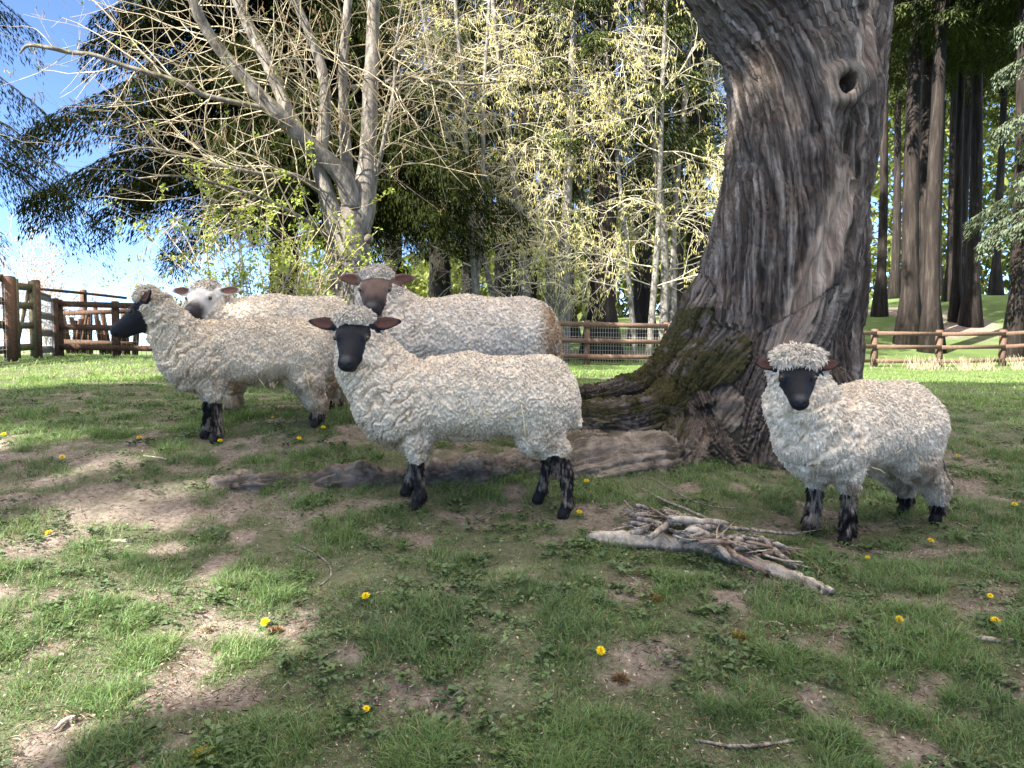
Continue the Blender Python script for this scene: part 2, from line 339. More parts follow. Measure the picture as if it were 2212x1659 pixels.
# ------------------------------------------------------------------ grass
def blades(X, Y, H, W, colr, seed, lean=.9, zoff=-.004, segs=3):
    r = np.random.default_rng(seed); n = len(X); Z = gz(X, Y) + zoff
    az = r.random(n) * 2 * math.pi; d = np.stack([np.cos(az), np.sin(az), 0 * az], 1); L = lean * (.25 + r.random(n)); s = np.stack([-np.sin(az + r.normal(0, .6, n)), np.cos(az), 0 * az], 1)
    base = np.stack([X, Y, Z], 1); V = []
    for k in range(segs):
        t = k / segs; p = base + d * (H * L * t ** 1.7)[:, None] + np.array([0, 0, 1]) * (H * (t - .22 * L * t * t))[:, None]; w = (W * (1 - .55 * t))[:, None] * .5
        V += [p - s * w, p + s * w]
    V.append(base + d * (H * L)[:, None] + np.array([0, 0, 1]) * (H * (1 - .30 * L))[:, None])
    m_ = 2 * segs + 1; V = np.stack(V, 1).reshape(-1, 3); o = np.arange(n)[:, None] * m_
    Q = np.concatenate([np.array([[2 * k, 2 * k + 1, 2 * k + 3, 2 * k + 2]]) + o for k in range(segs - 1)]) if segs > 1 else np.zeros((0, 4), int)
    T = np.array([[2 * segs - 2, 2 * segs - 1, 2 * segs]]) + o
    return V, [T, Q], np.repeat(colr, m_, 0)
def scatter(n, y0, y1, seed, pw=2.0, mx=.74):
    """density falling with distance, inside and a margin beyond the view"""
    r = np.random.default_rng(seed); u = r.random(n)
    Y = y0 * (y1 / y0) ** u if pw == 2 else (y0 ** (2 - pw + 0.) + u * (y1 ** (2 - pw) - y0 ** (2 - pw))) ** (1 / (2 - pw))
    X = (r.random(n) * 2 - 1) * (Y * mx + .35); return X, Y, r
def grasscol(n, X, Y, r):
    p = np.stack([X, Y, 0 * X], 1); v = vnoise(p / .5, 61)[:, None]; q = r.random((n, 1))
    c = np.array([.085, .152, .055]) * (1 - v) + np.array([.155, .25, .080]) * v
    c = c * (.55 + .95 * q) * (1 + .6 * sstep(6, 9, Y))[:, None] * (1 + sstep(6, 9, Y)[:, None] * np.array([.12, .03, -.1])); k_ = r.random(n) < .22; c[k_] = c[k_] * .6 + np.array([.16, .20, .11]) * .4; dry = r.random(n) < .07; c[dry] = np.array([.30, .25, .13]) * (.6 + .6 * r.random((dry.sum(), 1)))  # far lawn brightened and yellowed to paint in sunlight
    return c
GRASS = mat_leaf("grass_blade", .38, .45, .35)
parts = []
for (n, y0, y1, wd, hh, sd) in ((360000, 1.55, 5.5, 1.15, .040, 71), (150000, 4.6, 9.0, 2.0, .045, 72), (100000, 8, 26, 4.5, .045, 73)):
    X, Y, r = scatter(n, y0, y1, sd)
    if y0 < 5:                                      # clump blades into tufts
        k = r.random(n) < .65; nt_ = int(n * .65 / 38); tx, ty, _ = scatter(nt_, y0, y1, sd + 100); i = r.integers(0, nt_, n)
        a_ = r.random(n) * 6.283; rr = .006 + .035 * np.sqrt(r.random(n)) * (.5 + r.random(nt_)[i]); X = np.where(k, tx[i] + np.cos(a_) * rr, X); Y = np.where(k, ty[i] + np.sin(a_) * rr, Y)
    g = grassy(X, Y); keep = r.random(n) < (g * .90 + .08 * (y0 < 8) + .02) * (1 if y0 < 8 else 1.); X, Y, g = X[keep], Y[keep], g[keep]; n = len(X)
    hn = fbm(np.stack([X, Y, 0 * X], 1) / .22, 81, 2); H = hh * (.35 + 1.25 * sstep(.3, .75, hn)) * (.5 + .8 * r.random(n)) * (.45 + .55 * g)
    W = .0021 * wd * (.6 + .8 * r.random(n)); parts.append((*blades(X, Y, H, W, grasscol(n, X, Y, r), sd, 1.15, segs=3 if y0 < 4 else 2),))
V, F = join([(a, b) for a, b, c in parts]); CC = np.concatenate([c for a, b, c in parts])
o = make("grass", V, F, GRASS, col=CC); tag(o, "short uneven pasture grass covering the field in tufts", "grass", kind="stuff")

# broad leaved weeds (rosettes of small leaves)
def leaves(C, D, L, W, colr, fold=.25):
    """diamond leaves folded along the midrib: base C, direction D, side auto"""
    n = len(C); side = nrm(np.cross(D, np.array([0, 0, 1.0]) + rvec(n) * .25)); up = np.cross(side, D)
    L, W = L[:, None], W[:, None]; mid = C + D * L * .5 + up * W * fold * .0
    V = np.stack([C, mid + side * W * .5 + up * W * fold, C + D * L - up * L * .12, mid - side * W * .5 + up * W * fold], 1).reshape(-1, 3)
    o = np.arange(n)[:, None] * 4; T = np.concatenate([np.array([[0, 1, 2]]) + o, np.array([[0, 2, 3]]) + o]); return V, [T], np.repeat(colr, 4, 0)
X, Y, r = scatter(4200, 1.6, 8, 91); g = fbm(np.stack([X, Y, 0 * X], 1) / .3, 95, 2); k = g > .47; X, Y = X[k], Y[k]; n = len(X); m_ = 11
az = r.random((n, m_)) * 6.283; L = (.010 + .022 * r.random((n, 1))) * (.6 + .6 * r.random((n, m_))); el = .15 + .5 * r.random((n, m_)); rad = r.random((n, m_)) * .045
cx = (X[:, None] + np.cos(az * 3) * rad).ravel(); cy = (Y[:, None] + np.sin(az * 3) * rad).ravel()
D = np.stack([np.cos(az) * np.cos(el), np.sin(az) * np.cos(el), np.sin(el)], -1).reshape(-1, 3); q = r.random((n, 1, 1)); cc = (np.array([.045, .085, .035]) * (1 - q) + np.array([.10, .15, .055]) * q) * (.7 + .6 * r.random((n, m_, 1)))
V, F, CC = leaves(np.stack([cx, cy, gz(cx, cy) + .008 + .012 * r.random(len(cx))], 1), D, L.ravel(), (L * .75).ravel(), cc.reshape(-1, 3))
o = make("broadleaf_weeds", V, F, mat_leaf("weed_leaf", .25, .5, .4), col=CC, smooth=False); tag(o, "small dark broad-leaved weeds and clover growing low among the grass", "weeds", kind="stuff")

# litter: dead leaf bits, bark crumbs, short twigs lying on the soil
X, Y, r = scatter(90000, 1.6, 9, 101); g = grassy(X, Y); k = r.random(len(X)) < (.38 + .7 * (1 - g)); X, Y = X[k], Y[k]; n = len(X)
az = r.random(n) * 6.283; el = r.normal(0, .35, n); D = np.stack([np.cos(az) * np.cos(el), np.sin(az) * np.cos(el), np.sin(el)], -1)
kind = r.random(n); L = np.where(kind < .45, .012 + .035 * r.random(n), .004 + .009 * r.random(n)); W = np.where(kind < .45, .0025, L * (.35 + .5 * r.random(n)))
pal = np.array([[.10, .07, .05], [.20, .15, .11], [.32, .27, .22], [.045, .03, .024], [.15, .085, .05], [.30, .26, .21]]); cc = pal[r.integers(0, 6, n)] * (.7 + .6 * r.random((n, 1)))
V, F, CC = leaves(np.stack([X, Y, gz(X, Y) + .006 + .014 * r.random(n)], 1), D, L, W, cc, .15)
o = make("leaf_litter", V, F, mat_leaf("litter", .0, .9, .1), col=CC, smooth=False); tag(o, "scattered crumbs of dead leaves and bark on the bare soil", "leaf litter", kind="stuff")
# ------------------------------------------------------------------ sheep
def mat_sheep():
    m, nt, b = mat_new("sheep_coat"); a = attr(nt, "col").outputs["Color"]; w = attr(nt, "wool").outputs["Fac"]; oc = objco(nt)
    n = noise(nt, 9, 4, oc); n2 = noise(nt, 85, 4, oc, .65, .6)
    c = mixc(nt, 1.0, a, ramp(nt, n, [(.3, (.82, .78, .72)), (.7, (1.08, 1.06, 1.04))]), 'MULTIPLY')
    c2 = mixc(nt, 1.0, c, ramp(nt, n2, [(.3, (.7, .66, .6)), (.6, (1.05, 1.05, 1.05))]), 'MULTIPLY')
    nt.links.new(mixc(nt, w, a, c2), b.inputs["Base Color"])
    r = nt.nodes.new("ShaderNodeMapRange"); r.inputs[3].default_value = .62; r.inputs[4].default_value = 1.0; nt.links.new(w, r.inputs[0]); nt.links.new(r.outputs[0], b.inputs["Roughness"])
    b.inputs["Specular IOR Level"].default_value = .14; bump(nt, b, n2, .6, .006); return m
M_SHEEP = mat_sheep()
def mat_wool():
    m, nt, b = mat_new("wool_lock"); a = attr(nt, "col").outputs["Color"]; nt.links.new(a, b.inputs["Base Color"]); b.inputs["Roughness"].default_value = 1.0; b.inputs["Specular IOR Level"].default_value = .1
    t = nt.nodes.new("ShaderNodeBsdfTranslucent"); nt.links.new(a, t.inputs["Color"]); mx = nt.nodes.new("ShaderNodeMixShader"); mx.inputs[0].default_value = .25
    out = [n for n in nt.nodes if n.type == 'OUTPUT_MATERIAL'][0]; nt.links.new(b.outputs[0], mx.inputs[1]); nt.links.new(t.outputs[0], mx.inputs[2]); nt.links.new(mx.outputs[0], out.inputs[0]); return m
M_WOOL = mat_wool()
def eyemat():
    m, nt, b = mat_new("sheep_eye"); b.inputs["Base Color"].default_value = (.035, .02, .01, 1); b.inputs["Roughness"].default_value = .12; b.inputs["Specular IOR Level"].default_value = .6; return m
M_EYE = eyemat()
def frame(f, up):
    f = np.array(f, float); f /= np.linalg.norm(f); y = np.cross(up, f); y /= np.linalg.norm(y); z = np.cross(f, y); return np.stack([f, y, z], 1)
CREAM = np.array([.80, .70, .575])
def build_sheep(label, X, Y, yaw, S=1.0, neck=None, head=(.55, 0, .87), hf=(.1, .6, -.78), hup=(0, 0, 1), feet=None, woolz=(.24, .25), face=(.011, .011, .014), nose=None,
                legdark=(.011, .010, .011), legwool=0.0, cap_s=1.0, wool=CREAM, pits=0.0, ear_up=0.0, girth=1.0, seed=1, shag=1.0, locks=34000, res=.0066, bodyx=0.0, rust=None, hs=1.0, earlen=1.0, belly=0.0, lx=1.0, ear_back=.10, neckr=1.0, capl=1.0):
    z0 = g1(X, Y); cy, sy = math.cos(yaw), math.sin(yaw)
    def ground_local(u, w): return (g1(X + S * (u * cy - w * sy), Y + S * (u * sy + w * cy)) - z0) / S
    G_ = girth; pr = []; EAR = []
    tr = .200 * G_
    pr += [cap((.30, 0, .566), (.0, 0, .575), tr, tr * 1.01, .06, 0), cap((.0, 0, .575), (-.30 * lx, 0, .580), tr * 1.01, tr * .985, .06, 0),
           ell((-.40 * lx - bodyx, 0, .565), (.15, .19 * G_, .20), k=.08), ell((.36, 0, .50), (.19, .20 * G_, .20), k=.08), ell((.0, 0, .53 - belly), (.33, .205 * G_, .155), k=.06)]
    hp = np.array(head, float); Mh = frame(hf, hup)
    H = lambda x, y, z: tuple(hp + Mh @ (np.array([x, y, z]) * hs))
    nb = np.array(neck if neck is not None else (.40, 0, .60)); he = np.array(H(-.075, 0, -.05)); mid = (nb + he) / 2 + np.array([.015, 0, .0])
    pr += [cap(tuple(nb), tuple(mid), .195 * G_, .165 * neckr, .06), cap(tuple(mid), tuple(he), .165 * neckr, .125 * hs * neckr, .05)]
    # head
    pr += [ell(H(0, 0, 0), (.10 * hs, .082 * hs, .080 * hs), Mh, .03, 1), cap(H(.04, 0, -.006), H(.185, 0, -.012), .070 * hs, .046 * hs, .03, 1),
           ell(H(.212, 0, -.008), (.034 * hs, .042 * hs, .036 * hs), Mh, .02, 1), cap(H(.02, 0, -.06), H(.175, 0, -.046), .05 * hs, .028 * hs, .025, 1)]
    for s in (-1, 1):
        pr += [ell(H(.035, .064 * s, .042), (.038 * hs, .022 * hs, .022 * hs), Mh, .02, 1)]
        # cheeks and side wool
        pr += [ell(H(-.06, .062 * s, -.05), (.07 * hs, .068 * hs, .092 * hs), Mh, .035, 0)]
        ed = np.array([-ear_back, s * 1.0, .05 + ear_up]); ed /= np.linalg.norm(ed); zz = np.array([-.72, 0, .70]); xx = np.cross(ed, zz); xx /= np.linalg.norm(xx); xx *= np.sign(xx[0]); zz = np.cross(xx, ed)
        E = np.stack([xx, ed, zz], 1); root = np.array([-.045, s * .080, .040]); EAR.append((root, E)); ME = Mh @ E
        c = lambda t, f=0.0: H(*(root + ed * t + xx * f))
        pr += [ell(c(.072 * earlen), (.0100 * hs, .060 * hs * earlen, .035 * hs), ME, .010, 3), ell(c(.118 * earlen), (.0078 * hs, .056 * hs * earlen, .021 * hs), ME, .016, 3), cap(c(-.01), c(.04), .022 * hs, .018 * hs, .02, 3), ell(c(.092 * earlen, .013), (.010 * hs, .058 * hs * earlen, .024 * hs), ME, .006, 3, True)]
    pr += [ell(H(-.066, 0, .050), (.054 * hs, .098 * hs * cap_s, .072 * hs * cap_s), Mh, .03, 0), ell(H(-.035, 0, .078), (.032 * hs, .062 * hs * cap_s, .030 * hs * cap_s), Mh, .02, 0)]
    for s in (-1, 1):
        pr += [ell(H(.240, .021 * s, .008), (.013 * hs, .009 * hs, .009 * hs), Mh, .006, 1, True), ell(H(.052, .088 * s, .036), (.017 * hs, .011 * hs, .012 * hs), Mh, .008, 1, True)]
    pr += [cap(H(.245, .03, -.031), H(.245, -.03, -.031), .0055 * hs, .0055 * hs, .004, 1, True)]
    # legs: feet = [(u,w) front left, front right, hind left, hind right]
    feet = feet or [(.26, .10), (.28, -.10), (-.42, .11), (-.44, -.11)]
    for i, (u, w) in enumerate(feet):
        gl = ground_local(u, w) - .004; sg = 1 if w > 0 else -1
        if i < 2:
            ku = .25 + (u - .25) * .45; wz = woolz[0]; k_ = (ku, w * .95, gl + .26)
            pr += [cap((.29, .085 * sg, .47), (ku + .01, w * .95, wz + .07), .108, .066 * (1 + .25 * legwool), .06, 0), cap((ku + .01, w * .95, wz + .07), (ku, w, wz), .066 * (1 + .25 * legwool), .046 * (1 + .35 * legwool), .03, 0)]
            lw = .0235 + .008 * legwool
            pr += [cap((ku, w, wz + .05), (ku * .5 + u * .5, w, gl + .15), .034, lw, .02, 2), cap((ku * .5 + u * .5, w, gl + .15), (u, w, gl + .075), lw, .030 + .006 * legwool, .02, 2),
                   ell((u, w, gl + .075), (.030, .029, .034), k=.02, id=2), cap((u, w, gl + .07), (u + .018, w, gl + .035), .027, .030, .015, 4)]
        else:
            hk = (-.455 + (u + .44) * .6, w, gl + .235); wz = woolz[1]
            pr += [cap((-.36 * lx - bodyx * .5, .085 * sg, .53), (-.36 * lx - bodyx * .5, w, .38), .160, .105, .06, 0), cap((-.36 * lx - bodyx * .5, w, .38), (hk[0] + .03, w, wz + .02), .105, .054 * (1 + .3 * legwool), .04, 0)]
            lw = .0235 + .009 * legwool
            pr += [cap((-.40, w, .34), hk, .06, .040, .03, 2), cap(hk, (u, w, gl + .09), .037 + .012 * legwool, lw, .02, 2), ell((u, w, gl + .08), (.030, .029, .034), k=.02, id=2), cap((u, w, gl + .075), (u + .02, w, gl + .035), .027, .030, .015, 4)]
            if legwool > .5: pr += [cap((hk[0] + .02, w, wz + .04), (u * .8 + hk[0] * .2, w, gl + .14), .058, .045, .03, 0)]
        for s2 in (-1, 1): pr += [ell((u + .024, w + .014 * s2, gl + .024), (.031, .0155, .028), k=.006, id=4)]
    pr += [cap((-.50 * lx - bodyx, 0, .62), (-.535 * lx - bodyx, 0, .44), .045, .035, .04, 0)]
    V, Q = sdf_mesh(pr, res)
    V = smoothv(V, Q, 1, .4)
    x32 = V.astype(np.float32); D = {}
    for p in pr:
        if p['cut']: continue
        d = prim_d(p, x32); D[p['id']] = np.minimum(D[p['id']], d) if p['id'] in D else d
    ids = sorted(D); DD = np.stack([D[i] for i in ids], 1); n1 = (fbm(V / .03, seed, 2) - .5) * .02
    DD[:, ids.index(0)] += n1 * .8; lab = np.array(ids)[DD.argmin(1)]; oth = np.delete(DD, ids.index(0), 1).min(1)
    wl = sstep(-.004, .010, oth - DD[:, ids.index(0)])
    N = vnormals(V, Q)
    # crimped fleece: warped cells, stretched downwards on the flank, with open partings on neck and shoulder
    wp = V + (np.stack([vnoise(V / .05, seed + 3), vnoise(V / .05, seed + 4), vnoise(V / .05, seed + 5)], 1) - .5) * .045
    f1, f2 = worley(wp * np.array([1 / .0125, 1 / .0125, 1 / .038]), seed); cell = sstep(0, .38, f2 - f1)
    f1b, f2b = worley(wp * np.array([1 / .011, 1 / .011, 1 / .014]), seed + 9); cell2 = sstep(0, .45, f2b - f1b)
    dirn = wp @ np.array([.75, 0.0, .66]); part = 1 - np.abs(2 * vnoise(np.stack([dirn / .030, wp[:, 1] / .12 + wp[:, 0] / .16, wp[:, 2] / .16], 1), seed + 2) - 1)
    fold = sstep(.72, .96, part) * sstep(.10, .28, V[:, 0]) * sstep(.28, .36, V[:, 2]) * sstep(.95, .75, V[:, 2])
    big = (fbm(V / .11, seed + 6, 2) - .5)
    disp = (cell * .0115 + cell2 * .005 - .009 + big * .020 * shag - fold * .026) * wl
    hair = (lab == 2) * (vnoise(V * np.array([1 / .012, 1 / .012, 1 / .05]), seed + 8) - .4) * .006 * (1 + legwool * 2)
    V2 = V + N * (disp + hair)[:, None]
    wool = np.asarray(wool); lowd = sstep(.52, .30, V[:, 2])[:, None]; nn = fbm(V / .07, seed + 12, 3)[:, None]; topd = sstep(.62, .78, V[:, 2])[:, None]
    tan = np.array([.44, .32, .20]); cw = wool * (1 - .45 * lowd * nn) + (tan - wool) * (lowd * .55 * sstep(.35, .7, nn) + .12 * (1 - cell)[:, None] + .15 * fold[:, None])  # low tan is dirt; crevice shade painted into gaps and partings
    cw = cw * (1 - topd * .06) + np.array([.03, .035, .05]) * topd * .3  # faint blue sky light painted into the wool along the back
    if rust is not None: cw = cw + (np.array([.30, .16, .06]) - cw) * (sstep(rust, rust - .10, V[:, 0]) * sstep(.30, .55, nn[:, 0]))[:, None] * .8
    C = cw.copy()
    q = (V - hp) @ Mh / hs                                      # head-local coordinates
    cf = np.tile(np.asarray(face, float), (len(V), 1)); fn = fbm(V / .03, seed + 14, 3)[:, None]
    if nose is not None:
        t = sstep(.08, .17, q[:, 0] + (fn[:, 0] - .5) * .06)[:, None]; cf = cf * (1 - t) + np.asarray(nose) * t; cf *= (.75 + .5 * fn)
    C[lab == 1] = cf[lab == 1]
    er = lab == 3; ce = np.tile(np.asarray(face) * 1.1, (len(V), 1)); Nh = N @ Mh
    for root, E in EAR:
        e = (q - root) @ E; ins = sstep(.85, .45, ((e[:, 1] - .090 * earlen) / (.076 * earlen)) ** 2 + (e[:, 2] / .034) ** 2) * sstep(.1, .5, Nh @ E[:, 0]) * (np.abs(e[:, 0]) < .05)
        ce = ce + (np.array([.085, .038, .028]) - ce) * ins[:, None]
    C[er] = ce[er]
    # nose pad, mouth line, sheen painted into the bridge colour, eye rims
    mth = sstep(.006, .002, np.abs(q[:, 2] + .031)) * sstep(.19, .21, q[:, 0]); C = C * (1 - .6 * (mth * (lab == 1))[:, None])
    gr = sstep(.035, .0, np.abs(q[:, 0] - .215)) * sstep(.0, .02, q[:, 2]) * sstep(.035, .01, np.abs(q[:, 1])) * (lab == 1); C = C + gr[:, None] * .04
    for s in (-1, 1):
        er_ = np.linalg.norm(q - np.array([.054, .079 * s, .036]), axis=1); C = C + (sstep(.026, .017, er_) * (lab == 1))[:, None] * np.array([.055, .042, .034]); nn_ = np.linalg.norm((q - np.array([.243, .021 * s, .008])) * [1, 1, 1.3], axis=1); C = C * (1 - .75 * sstep(.014, .008, nn_) * (lab == 1))[:, None]
    ln = (.55 * vnoise(V * np.array([1 / .008, 1 / .008, 1 / .035]), seed + 16) + .45 * vnoise(V / .05, seed + 17))[:, None]; grey = sstep(.50 - .14 * legwool, .78 - .14 * legwool, ln) * (.25 + .6 * legwool) + pits * sstep(.16, .08, np.abs(V[:, 2:3] - .12)) * sstep(.42, .7, ln)
    cl = np.asarray(legdark) + (np.array([.34, .28, .22]) - np.asarray(legdark)) * np.clip(grey, 0, 1); C[lab == 2] = cl[lab == 2]; C[lab == 4] = (.012, .011, .012)
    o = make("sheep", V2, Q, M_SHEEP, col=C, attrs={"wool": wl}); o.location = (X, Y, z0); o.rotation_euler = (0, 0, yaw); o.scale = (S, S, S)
    tag(o, label, "sheep")
    # locks of wool
    r = np.random.default_rng(seed + 50); cand = np.flatnonzero((wl > .75) & (V[:, 2] > .05)); hd = q; ishead = (np.abs(q[:, 1]) < .16) & (q[:, 0] > -.17) & (q[:, 0] < .12) & (q[:, 2] > .0)
    wts = np.where(ishead[cand], 3.0, 1.0) * (.03 + cell[cand] ** 1.5) * (1 - .85 * fold[cand]); i = r.choice(cand, locks, p=wts / wts.sum()); n = locks; hh = ishead[i]; legs_ = V2[i, 2] < .30
    Nn = N[i]; down = np.array([0, 0, -1.0]) - Nn * (-Nn[:, 2:3]); down = nrm(down + 1e-4)
    d0 = nrm(Nn * np.where(hh, .9, .55)[:, None] + down * np.where(hh, .5, .75)[:, None] + rvec(n, r) * .32); d1 = nrm(d0 * .5 + down * .9 + rvec(n, r) * .55)
    L = (.0052 + .0055 * r.random(n)) * (.75 + .5 * shag * (shag > 1.2)) * np.where(hh, 1.5 * shag * capl, 1.0) * np.where(legs_, 1.3, 1); rad = (.0019 + .0011 * r.random(n)) * np.where(hh, 1.25 * capl, 1); a = nrm(np.cross(d0, rvec(n, r))); ph = r.random(n) * 6.28
    b_ = np.cross(d0, a); base = V2[i] - Nn * .004; pts = []
    for k in range(5):
        t = k / 4; w_ = .0042 * np.sin(t * 7 + ph); w2 = .0042 * np.cos(t * 7 + ph)
        pts.append(base + (d0 * (t * (1 - t * .5)) [..., None] if False else d0 * (t * (1 - .5 * t)) + d1 * (.5 * t * t)) * L[:, None] * 1.3 + a * (w_ * t)[:, None] + b_ * (w2 * t)[:, None])
    tt = np.arange(3) * 2.094; VV = []
    for k in range(5):
        rr = rad * (1.0, 1.15, .95, .65, .1)[k]
        for th in tt: VV.append(pts[k] + (a * math.cos(th) + b_ * math.sin(th)) * rr[:, None])
    VV = np.stack(VV, 1).reshape(-1, 3); kq = np.array([[k * 3 + j, k * 3 + (j + 1) % 3, (k + 1) * 3 + (j + 1) % 3, (k + 1) * 3 + j] for k in range(4) for j in range(3)])
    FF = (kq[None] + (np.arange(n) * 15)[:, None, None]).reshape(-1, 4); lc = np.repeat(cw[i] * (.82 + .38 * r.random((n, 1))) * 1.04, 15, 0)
    cl_ = np.flatnonzero((lab == 2) & (V[:, 2] < .30) & (V[:, 2] > .045)); m_ = int(1800 * (1 + legwool)); j = r.choice(cl_, m_); dj = nrm(N[j] * .35 + np.array([0, 0, -1.0]) + rvec(m_, r) * .25); Lj = .012 + .018 * r.random(m_) * (.5 + legwool)
    hv, hf_ = prisms(V2[j] - N[j] * .003, V2[j] + dj * Lj[:, None], np.full(m_, .0022), np.full(m_, .0004), 3); FF2 = hf_ + len(VV); VV = np.concatenate([VV, hv]); FF = np.concatenate([FF, FF2]); lc = np.concatenate([lc, np.repeat(C[j] * (.7 + .8 * r.random((m_, 1))), 6, 0)])
    make("fleece", VV, FF, M_WOOL, o, col=lc)
    for s in (-1, 1):
        t = np.linspace(0, math.pi, 9); p = np.linspace(0, 2 * math.pi, 13)[:-1]; vv = np.array([[math.sin(a_) * math.cos(b2), math.sin(a_) * math.sin(b2), math.cos(a_)] for a_ in t for b2 in p]) * .0135 * hs + np.array(H(.056, .081 * s, .036))
        ff = np.array([[a_ * 12 + b2, (a_ + 1) * 12 + b2, (a_ + 1) * 12 + (b2 + 1) % 12, a_ * 12 + (b2 + 1) % 12] for a_ in range(8) for b2 in range(12)])
        make("eye", vv, ff, M_EYE, o)
    return o
PI = math.pi
def gpos(px, Y): p = P(px, 900, Y); return p[0]
def YL(dx, dy, dz, yaw):                            # a world direction in the animal's own axes
    return (dx * math.cos(yaw) + dy * math.sin(yaw), -dx * math.sin(yaw) + dy * math.cos(yaw), dz)
yb = PI - .03
SB = build_sheep("cream sheep with black face and sideways ears standing nearest the centre on thin dark legs", gpos(1012, 3.78), 3.78, yb, .975,
    neck=(.415, .0, .60), head=(.56, .07, .872), hf=YL(-.03, -.79, -.61, yb), feet=[(.235, .09), (.31, -.07), (-.50, .10), (-.375, -.10)], woolz=(.285, .295), seed=101, pits=.3, ear_up=.04, earlen=.95, hs=.97, cap_s=1.12, res=.0055)
ya_ = PI + .45
SA = build_sheep("black-faced sheep in profile at the left, looking left with straw in its fleece", -1.60, 4.70, ya_, .905,
    neck=(.42, .02, .60), head=(.63, .10, .815), neckr=.82, ear_back=.75, hf=YL(-.94, -.16, -.62, ya_), feet=[(.22, .09), (.27, -.07), (-.43, .11), (-.46, -.11)], woolz=(.28, .19), legwool=.6, seed=202, shag=1.3, ear_up=.0, wool=(.79, .685, .55), belly=.02, earlen=.9, hs=1.02, cap_s=1.15)
build_sheep("white-faced sheep with dark nose standing behind the profile sheep, only head and back showing", gpos(592, 5.5), 5.5, PI + .05, 1.05,
    neck=(.40, .03, .57), head=(.41, .13, .745), hf=YL(-.12, -.9, -.42, PI + .05), face=(.50, .46, .41), nose=(.035, .03, .03), legdark=(.45, .36, .26), legwool=.8, woolz=(.16, .13), seed=303, wool=(.80, .70, .57), locks=22000, res=.0075, hs=1.0)
yc = PI - .04
build_sheep("large long-bodied ewe with brown face behind the centre sheep, rump stained rusty", gpos(1000, 4.95), 4.95, yc, 1.10,
    neck=(.37, .02, .60), head=(.485, .09, .82), hf=YL(.02, -.84, -.54, yc), face=(.125, .078, .06), nose=(.022, .018, .018), seed=404, rust=-.42, locks=30000, girth=1.02, wool=(.80, .70, .585), ear_up=.02, res=.007, bodyx=.01, earlen=.85, hs=1.0)
ye = PI + .507
SE = build_sheep("shaggy whitish black-faced sheep with curly topknot standing at the right before the trunk", 1.715, 3.70, ye, .935,
    neck=(.42, .0, .58), head=(.585, .05, .832), hf=YL(-.22, -.80, -.56, ye), feet=[(.25, .09), (.31, -.08), (-.47, .10), (-.49, -.10)], lx=.72, capl=1.25, woolz=(.30, .19), legwool=.75, seed=505, shag=1.35, wool=(.92, .81, .67), cap_s=1.22, earlen=.8, locks=36000, girth=1.0, hs=.90, res=.0058)

# ---- straw caught in the fleeces
M_STRAW = mat_vcol("straw", 60, .3, .7, .2, .001)
def on_fleece(o, px, py):
    me = o.data; n = len(me.vertices); c = np.empty(n * 3, np.float32); me.vertices.foreach_get("co", c); c = c.reshape(-1, 3).astype(float); a = o.rotation_euler[2]; s = o.scale[0]
    w = np.stack([c[:, 0] * math.cos(a) - c[:, 1] * math.sin(a), c[:, 0] * math.sin(a) + c[:, 1] * math.cos(a), c[:, 2]], 1) * s + np.array(o.location); r_ = w - [0, 0, CAMZ]
    dep = r_ @ _f; u = 1106 + FPX * r_[:, 0] / dep; v = 829.5 - FPX * (r_ @ _u) / dep; k = np.flatnonzero((u - px) ** 2 + (v - py) ** 2 < 64)
    return w[k[np.argmin(dep[k])]] if len(k) else None
def straws(o, lines, label, group):
    for (x0, y0, x1, y1) in lines:
        a, b = on_fleece(o, x0, y0), on_fleece(o, x1, y1)
        if a is None: continue
        if b is not None and np.linalg.norm(b - a) > .15: b = None
        if b is None: d_ = a[1]; b = P(x1, y1, d_)
        b = b.copy(); b[1] = min(b[1], a[1] + .03); a = a - [0, .012, 0]; b = b - [0, .015, 0]; m_ = (a + b) / 2 + [.003, -.006, .004]; v, f = tube([a, m_, b], [.0022, .0024, .0015], 5); st = make("straw", v - a, f, M_STRAW, col=np.tile([.62, .50, .27], (len(v), 1))); st.location = a; tag(st, label, "straw", group)
straws(SA, [(640, 792, 676, 796), (668, 794, 674, 865), (590, 800, 600, 775), (560, 825, 575, 838), (620, 820, 640, 835), (520, 830, 530, 815), (690, 760, 697, 800)], "dry yellow straw stalk caught in the fleece of the left profile sheep", "straw on the profile sheep")
straws(SB, [(1021, 885, 1024, 928), (1050, 888, 1060, 905), (1080, 912, 1115, 900), (1128, 880, 1135, 958), (985, 930, 1000, 915)], "pale straw stalk caught low in the flank wool of the centre sheep", "straw on the centre sheep")
straws(SE, [(2128, 1150 - 15, 2138, 1180 - 15), (1885, 1010, 1910, 1022), (1970, 985, 1984, 1025), (1930, 990, 1950, 975)], "yellowish straw hanging under the belly wool of the right sheep", "straw on the right sheep")
# ------------------------------------------------------------------ the big leaning tree
def crspline(pts, m=6):
    p = np.asarray(pts, float); q = np.concatenate([p[:1] * 2 - p[1:2], p, p[-1:] * 2 - p[-2:-1]]); out = []
    for i in range(len(p) - 1):
        a, b, c, d = q[i:i + 4]
        for t in np.linspace(0, 1, m, endpoint=False): out.append(.5 * ((2 * b) + (c - a) * t + (2 * a - 5 * b + 4 * c - d) * t * t + (3 * b - a - 3 * c + d) * t ** 3))
    out.append(p[-1]); return np.array(out)
def PR(px, py, Y, rpx): return (*P(px, py, Y), rpx / FPX * Y)     # centre + radius given in photo px
